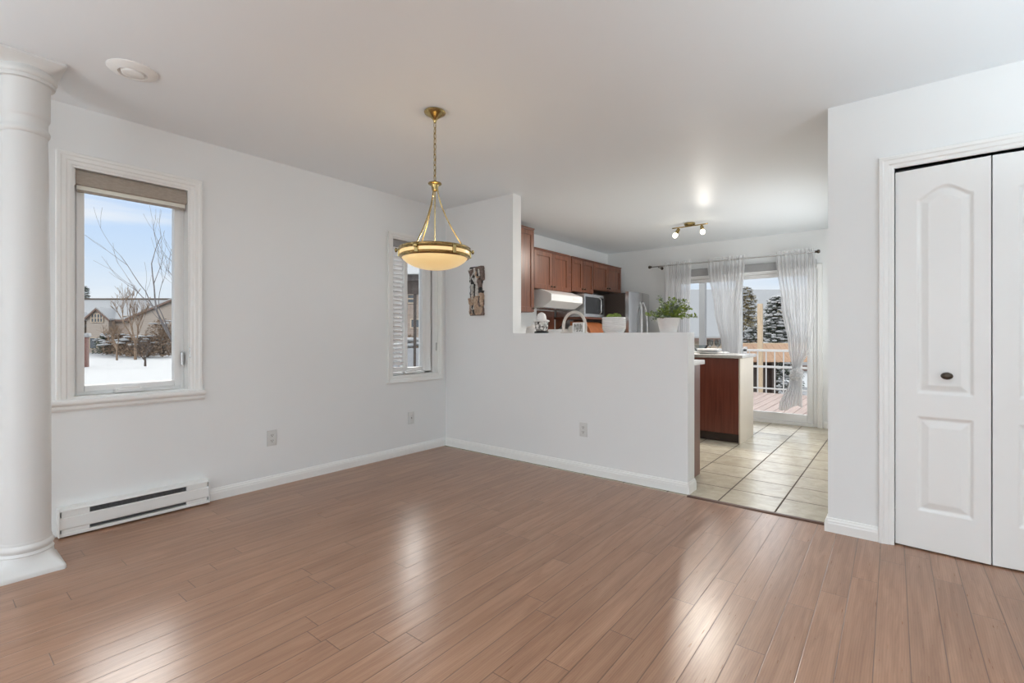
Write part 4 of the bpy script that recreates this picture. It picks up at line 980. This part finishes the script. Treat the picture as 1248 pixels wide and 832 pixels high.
def vor_mat():
    m = bpy.data.materials.new('mosaic_glass'); m.use_nodes = True; nt = m.node_tree; b = nt.nodes['Principled BSDF']
    tc = node(nt, 'ShaderNodeTexCoord'); v = node(nt, 'ShaderNodeTexVoronoi', Scale=55.0); nt.links.new(tc.outputs['Object'], v.inputs['Vector'])
    c = ramp(nt, v.outputs['Color'], [(.25, (.03, .03, .03)), (.5, (.35, .35, .33)), (.75, (.75, .75, .73))]); nt.links.new(c, b.inputs['Base Color']); b.inputs['Roughness'].default_value = .15
    return m
M['mosaic'] = vor_mat()
jx, jy = 1.165, .07
t = thing('candle_jar', 'black and white patterned jar with a white domed lid on the half wall', 'jar', (jx, jy, WT))
bm = BM(); lathe(bm, [(0, WT), (.062, WT), (.066, WT+.006), (.062, WT+.016), (.05, WT+.02), (.0, WT+.02)], jx, jy, 28); obj('base', bm, M['black'], t, 40)
bm = BM(); lathe(bm, [(0, WT+.021), (.050, WT+.021), (.056, WT+.04), (.060, WT+.07), (.062, WT+.098), (.056, WT+.102), (0, WT+.102)], jx, jy, 32); obj('body', bm, M['mosaic'], t, 40)
bm = BM(); lathe(bm, [(.0, WT+.103), (.072, WT+.103), (.072, WT+.112), (.060, WT+.118), (.046, WT+.122), (.042, WT+.15), (.032, WT+.172), (.014, WT+.184), (0, WT+.188)], jx, jy, 32); obj('lid', bm, M['ceramic'], t, 40)

t = thing('decorative_arch', 'pale arched hoop ornament standing on the half wall', 'ornament', (1.495, .09, WT))
bm = BM(); pts = [(1.385, .09, WT+.008)]+[(1.495-.11*math.cos(R(a)), .09, WT+.055+.125*math.sin(R(a))) for a in range(0, 181, 12)]+[(1.605, .09, WT+.008)]
tube(bm, pts, .013, 12); obj('hoop', bm, M['hoop'], t, True)
bm = BM(); box(bm, 1.368, 1.622, .068, .112, WT, WT+.010, .004); obj('foot', bm, M['hoop'], t)
t = thing('picture_frame', 'small square silver frame in front of the arched hoop', 'frame', (1.565, .045, WT))
bm = BM(); x0, x1, z0, z1 = 1.51, 1.62, WT, WT+.088
box(bm, x0, x0+.011, .035, .050, z0, z1, .002); box(bm, x1-.011, x1, .035, .050, z0, z1, .002); box(bm, x0+.011, x1-.011, .035, .050, z0, z0+.011, .002); box(bm, x0+.011, x1-.011, .035, .050, z1-.011, z1, .002); obj('frame', bm, M['white'], t)
bm = BM(); box(bm, x0+.011, x1-.011, .040, .048, z0+.011, z1-.011); obj('picture', bm, M['mosaic'], t)
# white items on the counter left
bm = BM(); box(bm, 1.10, 1.28, .26, .46, .9325, 1.19, .01); tag(obj('storage_box', bm, M['ceramic'], None, 40), 'plain white box behind the left end of the half wall opening', 'box')
bm = BM(); lathe(bm, [(0, .926), (.075, .926), (.08, .94), (.08, 1.19), (.074, 1.20), (.076, 1.215), (.06, 1.235), (.02, 1.245), (.018, 1.262), (0, 1.266)], .42, .95, 28); tag(obj('canister', bm, M['ceramic'], None, 40), 'white lidded canister on the counter behind the patterned jar', 'canister')
bm = BM(); lathe(bm, [(0, .9325), (.06, .9325), (.064, .945), (.066, 1.2), (.058, 1.215), (.05, 1.222), (.05, 1.21), (0, 1.2)], 1.36, .33, 28); tag(obj('utensil_crock', bm, M['hoop'], None, 40), 'cream crock behind the half wall between the jar and the hoop', 'crock')
bm = BM(); box(bm, .72, .725, .19, .20, .95, .96); bm.free()
bm = BM()
for a, b, hgt in ((-.02, -.015, 1.36), (.02, .01, 1.385)):
    lathe(bm, [(0, .927), (.006, .927), (.006, 1.22), (.022, 1.26), (.024, 1.31), (.014, hgt), (0, hgt+.004)], 0, 0, 12, Matrix.Translation((.30+a, .82+b, 0)) @ Matrix.Diagonal((1, .4, 1, 1)))
tag(obj('serving_spoon_set', bm, M['ceramic'], None, 40), 'pair of white paddles upright behind the patterned jar', 'utensils')

# ------------------------------------------------------------------ outside: ground, deck, houses, trees
GZ = -1.45
bm = BM(); NN = 60
g = {}
for i in range(NN+1):
    for j in range(NN+1):
        x = -260+320*i/NN; y = -120+330*j/NN
        g[i, j] = bm.verts.new((x, y, GZ-.06+.05*noise.noise(Vector((x*.05, y*.05, 0)))))
for i in range(NN):
    for j in range(NN): bm.faces.new((g[i, j], g[i+1, j], g[i+1, j+1], g[i, j+1]))
struct('ground', bm, M['snow'], label='snow covered ground outside', smooth=180)

# deck outside the patio door
t = thing('deck', 'wooden deck outside the sliding patio door', 'deck', (1.5, 6, GZ-.1))
bm = BM(); x = -2.2
while x < 4.6:
    box(bm, x, x+.136, 3.76, 8.1, -.125, -.09, .003, 1); x += .142
obj('deck_boards', bm, M['deck'], t)
for (x, y) in ((-2.0, 8.0), (1.2, 8.0), (4.4, 8.0), (-2.0, 4.0), (4.4, 4.0)):
    bm = BM(); box(bm, x-.07, x+.07, y-.07, y+.07, GZ-.1, -.126); obj('support_post', bm, M['cedar'], t)
t = thing('deck_railing', 'white metal railing at the far edge of the deck', 'railing', (1.2, 8.0, -.09))
for nm, z0, z1, yy in (('top_rail', .80, .85, .03), ('middle_rail', .455, .50, .025), ('bottom_rail', .0, .03, .02)):
    bm = BM(); box(bm, -2.15, 4.6, 8-yy, 8+yy, z0, z1, .004); obj(nm, bm, M['rail'], t)
x = -2.05
while x < 4.5:
    bm = BM(); box(bm, x-.011, x+.011, 7.99, 8.01, -.085, .80); obj('baluster', bm, M['rail'], t); x += .165
bm = None
for x in (-2.12, 1.0, 4.5):
    bm = BM(); box(bm, x-.035, x+.035, 7.97, 8.04, -.09, .9); obj('railing_post', bm, M['rail'], t)
# post of the deck cover, seen through the left part of the patio door
pp = P(856.5, 8.4); bm = BM(); box(bm, pp.x-.05, pp.x+.05, pp.y-.05, pp.y+.05, -.09, 3.0, .005); tag(obj('porch_post', bm, M['greypost']), 'grey square post on the deck behind the left patio door panel', 'post')
# snow on the deck railing left
# cedar shed with sloping board roof beyond the railing
D = 14.5; a0, a1 = P(915, D), P(985, D); base = P(938, D)
ry = YAW
Mx = Matrix.Translation((base.x, base.y, 0)) @ Matrix.Rotation(YAW, 4, 'Z')
t = thing('cedar_shelter', 'small shelter with a sloping orange cedar board roof beyond the deck railing', 'shelter', (base.x, base.y, GZ))
bm = BM()
for k in range(11):
    xx = -.72+.2*k; b2 = BM(); prism(b2, [(-.25, .40), (.45, .90), (.45, .87), (-.25, .37)], 'X', xx, xx+.192); merge(bm, b2)
obj('roof_boards', bm, M['cedar'], t, xf=Mx)
bm = BM(); box(bm, -.74, 1.48, .44, .50, .87, .925, .004); obj('ridge_board', bm, M['cedarpost'], t, xf=Mx)
for xx in (-.68, .12, .8, 1.42):
    bm = BM(); box(bm, xx-.06, xx+.06, -.02, .1, GZ-.05, .50); obj('post', bm, M['darkwood'], t, xf=Mx)
bm = BM(); box(bm, -.70, 0.30, .2, .26, GZ-.05, .48); obj('dark_panel', bm, M['darkwood'], t, xf=Mx)
p0 = P(926.5, 14.0)
bm = BM(); box(bm, p0.x-.065, p0.x+.065, p0.y-.065, p0.y+.065, GZ-.05, 1.122+40/FPX*14, .01)
tag(obj('cedar_post', bm, M['cedarpost']), 'tall light cedar post rising in front of the snowy trees', 'post')

def house(name, label, u, D, W_, Dp, zbase, zeave, zridge, mw, windows=(), gables=(), rot=0, ov=.5, cat='house'):
    c = P(u, D); t = thing(name, label, cat, (c.x, c.y, zbase))
    Mx = Matrix.Translation((c.x, c.y, 0)) @ Matrix.Rotation(YAW+rot, 4, 'Z')
    bm = BM(); box(bm, -W_/2, W_/2, 0, Dp, zbase, zeave); prism(bm, [(0, zeave), (Dp, zeave), (Dp/2, zridge-.15)], 'X', -W_/2+.01, W_/2-.01); obj('walls', bm, mw, t, xf=Mx)
    bm = BM(); s = (zridge-zeave)/(Dp/2)
    for sg in (1, -1):
        y_e = -ov if sg == 1 else Dp+ov; ze = zeave-ov*s
        prism(bm, [(y_e, ze), (Dp/2, zridge), (Dp/2, zridge+.25), (y_e, ze+.25)], 'X', -W_/2-ov, W_/2+ov)
    rf = obj('roof', bm, M['snow'], t, xf=Mx); rf['label'] = 'snow-covered roof'
    bm = BM(); box(bm, -W_/2-ov, W_/2+ov, -ov-.06, -ov, zeave-ov*s-.18, zeave-ov*s+.1); obj('fascia', bm, M['fascia'], t, xf=Mx)
    for (gx, gw, gz, gout) in gables:
        bm = BM(); box(bm, gx-gw/2, gx+gw/2, -gout, 0.2, zbase, zeave); 
        prism(bm, [(gx-gw/2, zeave), (gx+gw/2, zeave), (gx, gz-.1)], 'Y', -gout, Dp*.4); gb = obj('gable_wing', bm, M['housesiding'], t, xf=Mx)
        bm = BM(); 
        for sg in (-1, 1):
            sl = (gz-zeave)/(gw/2); e_ = gw/2+.4
            prism(bm, [(gx, gz), (gx, gz+.28), (gx+sg*e_, gz-sl*e_+.28), (gx+sg*e_, gz-sl*e_)], 'Y', -gout-.3, Dp*.45)
        obj('gable_roof', bm, M['snow'], gb, xf=Mx)
        bm = BM()
        for sg in (-1, 1):
            prism(bm, [(gx, gz-.26), (gx, gz+.06), (gx+sg*e_, gz-sl*e_+.06), (gx+sg*e_, gz-sl*e_-.26)], 'Y', -gout-.42, -gout-.301)
        obj('gable_trim', bm, M['fascia'], gb, xf=Mx)
    for (wx, wz, ww, wh, nx_, nz2, yo) in windows:
        bm = BM(); box(bm, wx-ww/2, wx+ww/2, yo-.04, yo, wz-wh/2, wz+wh/2); wo = obj('window', bm, M['extglass'], t, xf=Mx)
        bm = BM()
        for k in range(nx_+1): xx = wx-ww/2+ww*k/nx_; box(bm, xx-.07, xx+.07, yo-.1, yo-.04, wz-wh/2-.05, wz+wh/2+.05)
        for k in range(nz2+1): zz = wz-wh/2+wh*k/nz2; box(bm, wx-ww/2, wx+ww/2, yo-.1, yo-.04, zz-.06, zz+.06)
        obj('window_grille', bm, M['tansiding'], wo, xf=Mx)
    return t, Mx
# brick townhouse seen through the tall left window
S = 80/FPX
def hx(u): return (u-150)*S
def hz(v): return CAM.z+(410-v)*S
t, Mx = house('townhouse', 'tan two-storey house with snowy roof and gable seen through the tall left window', 150, 80, 34, 11, GZ-.1, hz(388), hz(368)+.6, M['housebrick'],
      windows=[(hx(126.5), hz(388.5)+.1, 1.9, 1.35, 4, 2, -1.25), (hx(104.5), hz(391), .7, 1.5, 1, 2, 0), (hx(153), hz(389), .9, 1.1, 1, 2, 0), (hx(122), hz(418), 1.2, 1.8, 1, 1, -1.25), (hx(138), hz(410), 1.6, 1.6, 2, 1, -0.0)],
      gables=[(hx(126.5), 3.6, hz(376.5), 1.2), (hx(97), 2.6, hz(382), .6), (hx(222), 14, hz(366.5), 2.2)])
bm = BM(); box(bm, -17.5, 17.5, 5.3, 5.7, hz(368)+.8, hz(368)+1.05); obj('ridge_cap', bm, M['bark'], t, xf=Mx)
bm = BM(); prism(bm, [(-2.6, hz(402)), (-.1, hz(398)), (-.1, hz(395)), (-2.6, hz(400))], 'X', hx(96), hx(108)); obj('porch_roof', bm, M['snow'], t, xf=Mx)

# brick pillar with snow cap, near left
D = 42; c = P(99.5, D); Mx = Matrix.Translation((c.x, c.y, 0)) @ Matrix.Rotation(YAW+R(30), 4, 'Z')
t = thing('gate_pillar', 'brick pillar with thick snow cap at the left edge of the snowy yard', 'pillar', (c.x, c.y, GZ))
bm = BM(); box(bm, -.42, .42, -.42, .42, GZ-.1, CAM.z-1/FPX*D+.0, .02); obj('shaft', bm, M['redbrick'], t, xf=Mx)
bm = BM(); box(bm, -.56, .56, -.56, .56, CAM.z-.06, CAM.z+.30, .10, 3); obj('snow_cap', bm, M['snow'], t, 40, xf=Mx)

# trees
def branchy(bm, p, d, L_, r, depth, rnd, spread=.5, kids=(2, 3), upb=.15, minr=.006, taper=.62):
    pts = [p]; dd = d.normalized(); n = 4
    for k in range(n):
        dd = (dd+Vector((rnd.uniform(-1, 1), rnd.uniform(-1, 1), rnd.uniform(-.4, 1)))*.13+Vector((0, 0, upb*.3))).normalized(); pts.append(pts[-1]+dd*L_/n)
    tube(bm, pts, r, 5 if depth > 1 else 4, r2=max(minr, r*taper))
    if depth <= 0: return
    for k in range(rnd.randint(*kids)+1):
        s_ = rnd.uniform(.35, 1.0) if k else 1.0; i = min(n-1, int(s_*n)); q = pts[i].lerp(pts[i+1], min(1, s_*n-i)) if s_ < 1 else pts[-1]
        ax = dd.cross(Vector((rnd.uniform(-1, 1), rnd.uniform(-1, 1), rnd.uniform(-1, 1)))).normalized()
        nd = (dd*math.cos(spread)+ax*math.sin(spread)*rnd.uniform(.6, 1.25)+Vector((0, 0, upb))).normalized()
        branchy(bm, q, nd, L_*rnd.uniform(.62, .82), max(minr, r*taper*rnd.uniform(.7, .95)), depth-1, rnd, spread, kids, upb, minr, taper)
def bare_tree(name, label, u, D, ht, seed, m, depth=5, r=.12, spread=.5, kids=(2, 3), trunk=.3, group=None, minr=.012, lean=(0, 0)):
    c = P(u, D); rnd = random.Random(seed); t = thing(name, label, 'tree', (c.x, c.y, GZ), group)
    b = Vector((c.x, c.y, GZ-.1)); top = b+Vector((lean[0], lean[1], ht*trunk))
    bm = BM(); tube(bm, [b, b.lerp(top, .5), top], r, 8, r2=r*.8); obj('trunk', bm, m, t)
    bm = BM()
    for k in range(rnd.randint(3, 4)):
        a = rnd.uniform(0, 6.28)
        branchy(bm, top-Vector((0, 0, ht*trunk*.1*k)), Vector((math.cos(a)*.6+lean[0], math.sin(a)*.6+lean[1], 1)), ht*.30, r*.6, depth-1, rnd, spread, kids, .12, minr)
    obj('branches', bm, m, t); return t
bare_tree('bare_tree', 'tall bare tree in front of the townhouse, centre of the window view', 165, 55, 7.6, 3, M['twig'], 5, .15, .36, kids=(1, 3), minr=.014)
bare_tree('bare_tree', 'small tree with thin trunk in the snow left of the taller bare trees', 142.5, 54, 4.0, 5, M['twig'], 4, .10, .6, trunk=.4, minr=.013)
bare_tree('bare_tree', 'low spreading bare tree nearest in the snowy yard', 177, 43, 3.2, 8, M['bark'], 4, .10, .8, trunk=.2, minr=.010)
bare_tree('bare_tree', 'large bare tree whose branches reach in from the right of the window view', 226, 20, 8.0, 12, M['greybark'], 5, .09, .48, trunk=.28, kids=(1, 2), minr=.004, lean=(.0, .0))
# brown hedge bushes with snow along the house
def bush(name, label, u, D, rw, h, seed, m, n=900, snow=10, group=None, sz=.28):
    c = P(u, D); rnd = random.Random(seed); t = thing(name, label, 'bush', (c.x, c.y, GZ), group)
    bm = BM()
    for _ in range(26):
        a = rnd.uniform(0, 6.28); e = rnd.uniform(.4, 1.4); L_ = rnd.uniform(.6, 1)
        tube(bm, [(c.x, c.y, GZ-.05), (c.x+rw*.5*math.cos(a)*math.cos(e)*L_, c.y+rw*.5*math.sin(a)*math.cos(e)*L_, GZ+h*.5*math.sin(e)), (c.x+rw*math.cos(a)*math.cos(e)*L_, c.y+rw*math.sin(a)*math.cos(e)*L_, GZ+h*.95*math.sin(e)*L_)], .03, 4, r2=.012)
    obj('stems', bm, M['bark'], t)
    bm = BM(); leaves(bm, (c.x, c.y, GZ+.1), n, rw, h, sz, seed+1, up=.02); obj('foliage', bm, m, t)
    if snow:
        bm = BM()
        for _ in range(snow):
            a = rnd.uniform(0, 6.28); e = rnd.uniform(.5, 1.3); p = Vector((c.x+rw*math.cos(a)*math.cos(e), c.y+rw*math.sin(a)*math.cos(e), GZ+h*math.sin(e)))
            bmesh.ops.create_icosphere(bm, subdivisions=2, radius=1, matrix=Matrix.Translation(p) @ Matrix.Diagonal((rnd.uniform(.25, .6), rnd.uniform(.25, .6), rnd.uniform(.08, .16), 1)))
        obj('snow_clumps', bm, M['snow'], t, True)
bush('evergreen_bush', 'dark snow-dusted evergreen against the house wall', 130, 70, 1.7, 3.0, 21, M['conifer'], 1500, 24)
bush('hedge_bush', 'brown leafless bush behind the thin-trunked tree', 146, 66, 2.2, 3.0, 22, M['twig'], 1700, 22)
bush('hedge_bush', 'brown leafless bush with a white snow crown in the middle of the hedge', 162, 64, 2.3, 2.7, 23, M['twig'], 1700, 24)
bush('hedge_bush', 'wide brown bush behind the low spreading tree', 180, 62, 2.7, 2.8, 24, M['twig'], 2000, 30)
bush('hedge_bush', 'tall brown bush at the right end of the hedge', 198, 62, 2.4, 4.8, 25, M['twig'], 2400, 6)

def conifer(name, label, u, D, ht, rw, seed, m1, m2=None, snow=.5, zb=GZ, split=.6, dens=1.0, pw=.5):
    c = P(u, D); rnd = random.Random(seed); t = thing(name, label, 'tree', (c.x, c.y, zb))
    bm = BM(); tube(bm, [(c.x, c.y, zb-.1), (c.x, c.y, zb+ht*.95)], rw*.06, 7, r2=.01); obj('trunk', bm, M['bark'], t)
    bms = [BM(), BM()]; sn = BM(); n = int(420*dens)
    for k in range(n):
        s_ = rnd.random()**.8; z = zb+ht*(.06+.92*s_); R_ = rw*(1-s_)**pw*rnd.uniform(.4, 1); a = rnd.uniform(0, 6.28)
        e = Vector((c.x+R_*math.cos(a), c.y+R_*math.sin(a), z-R_*.22)); b_ = bms[1 if s_ > split and m2 else 0]
        for _ in range(16):
            q = e+Vector((rnd.gauss(0, 1), rnd.gauss(0, 1), rnd.gauss(0, .5)))*rw*.09
            t_ = Vector((math.cos(a)+rnd.uniform(-1, 1), math.sin(a)+rnd.uniform(-1, 1), rnd.uniform(-.8, .4))).normalized(); sd = t_.cross(Vector((rnd.uniform(-1, 1), rnd.uniform(-1, 1), 1))).normalized(); l = rw*rnd.uniform(.08, .17)
            A = b_.verts.new(q-t_*l*.5); B = b_.verts.new(q+sd*l*.22); Cc = b_.verts.new(q+t_*l*.5); D_ = b_.verts.new(q-sd*l*.22); b_.faces.new((A, B, Cc, D_))
        if rnd.random() < snow:
            bmesh.ops.create_icosphere(sn, subdivisions=1, radius=1, matrix=Matrix.Translation(e+Vector((math.cos(a)*.06*rw, math.sin(a)*.06*rw, rw*.07))) @ Matrix.Diagonal((rw*rnd.uniform(.08, .17), rw*rnd.uniform(.08, .17), rw*rnd.uniform(.035, .07), 1)))
    obj('foliage', bms[0], m1, t)
    if m2: obj('foliage', bms[1], m2, t)['label'] = 'golden upper foliage'
    else: bms[1].free()
    if snow: obj('snow_clumps', sn, M['snow'], t, True)
    else: sn.free()
# beyond the patio door
conifer('snowy_cedar', 'snow-laden cedar with golden top left of the tall cedar post', 906, 25, 5.2, .86, 31, M['conifer'], M['goldconifer'], .7, split=.58, dens=1.6, pw=.22)
conifer('snowy_spruce', 'snow-laden dark spruce right of the tall cedar post', 947, 21, 4.35, .95, 32, M['conifer'], None, .9, dens=1.6, pw=.42)
conifer('distant_conifer', 'dark distant conifer tip at the left edge of the tall window', 104, 120, 15.2, 2.4, 33, M['conifer'], None, .08, dens=.7)
S2 = 40/FPX
house('snowy_roof_house', 'neighbouring house with a broad white snowy roof behind the patio door', 905, 40, 17, 9, GZ-.1, CAM.z+3/FPX*40, CAM.z+54/FPX*44.5, M['tansiding'], windows=[(5.2, -.1, 1.2, 1.0, 2, 1, 0)])
house('white_bungalow', 'white house with snowy roof low behind the cedar shelter', 966, 25, 2.6, 2.4, GZ-.1, -.35, .45, M['pvc'], ov=.15)
# view through the corner window
c = P(504.5, 15); MxG = Matrix.Translation((c.x, c.y, 0)) @ Matrix.Rotation(YAW, 4, 'Z')
t = thing('garden_gazebo', 'dark brown roofed gazebo seen through the corner window', 'gazebo', (c.x, c.y, GZ))
zt = CAM.z+68/FPX*15
bm = BM(); box(bm, -1.6, 1.6, -.1, 2.4, zt, zt+.16); obj('beam', bm, M['greybark'], t, xf=MxG)
bm = BM(); prism(bm, [(-.4, zt+.162), (1.15, zt+.7), (2.7, zt+.162)], 'X', -1.9, 1.9); obj('roof', bm, M['snow'], t, xf=MxG)
bm = BM(); box(bm, -1.5, 1.5, -.06, .0, zt-.42, zt-.01); obj('valance', bm, M['darkwood'], t, xf=MxG)
for xx, yy in ((-1.45, 0), (0.03, 0), (1.45, 0), (-1.45, 2.3), (1.45, 2.3)):
    bm = BM(); box(bm, xx-.04, xx+.04, yy-.04, yy+.04, GZ-.05, zt, .005); obj('post', bm, M['darkwood'], t, xf=MxG)
bm = BM()
for k in range(12): box(bm, -1.45+.245*k, -1.45+.245*k+.22, -.03, .0, GZ-.05, CAM.z-14/FPX*15)
obj('railing_panel', bm, M['greypanel'], t, xf=MxG)
house('tan_house', 'tan house with snow on its roof beyond the gazebo', 500, 50, 12, 9, GZ-.1, CAM.z+60/FPX*50, CAM.z+80/FPX*52, M['housebrick'], windows=[(.1, CAM.z+46/FPX*50, .8, .9, 1, 2, 0), (-.8, CAM.z+26/FPX*50, .8, .9, 1, 1, 0), (.5, CAM.z+16/FPX*50, .9, .9, 1, 1, 0)], rot=R(8))
bush('evergreen_bush', 'snowy bush behind the gazebo rail in the corner window', 500, 30, 1.2, 2.6, 41, M['twig'], 900, 22, sz=.2)
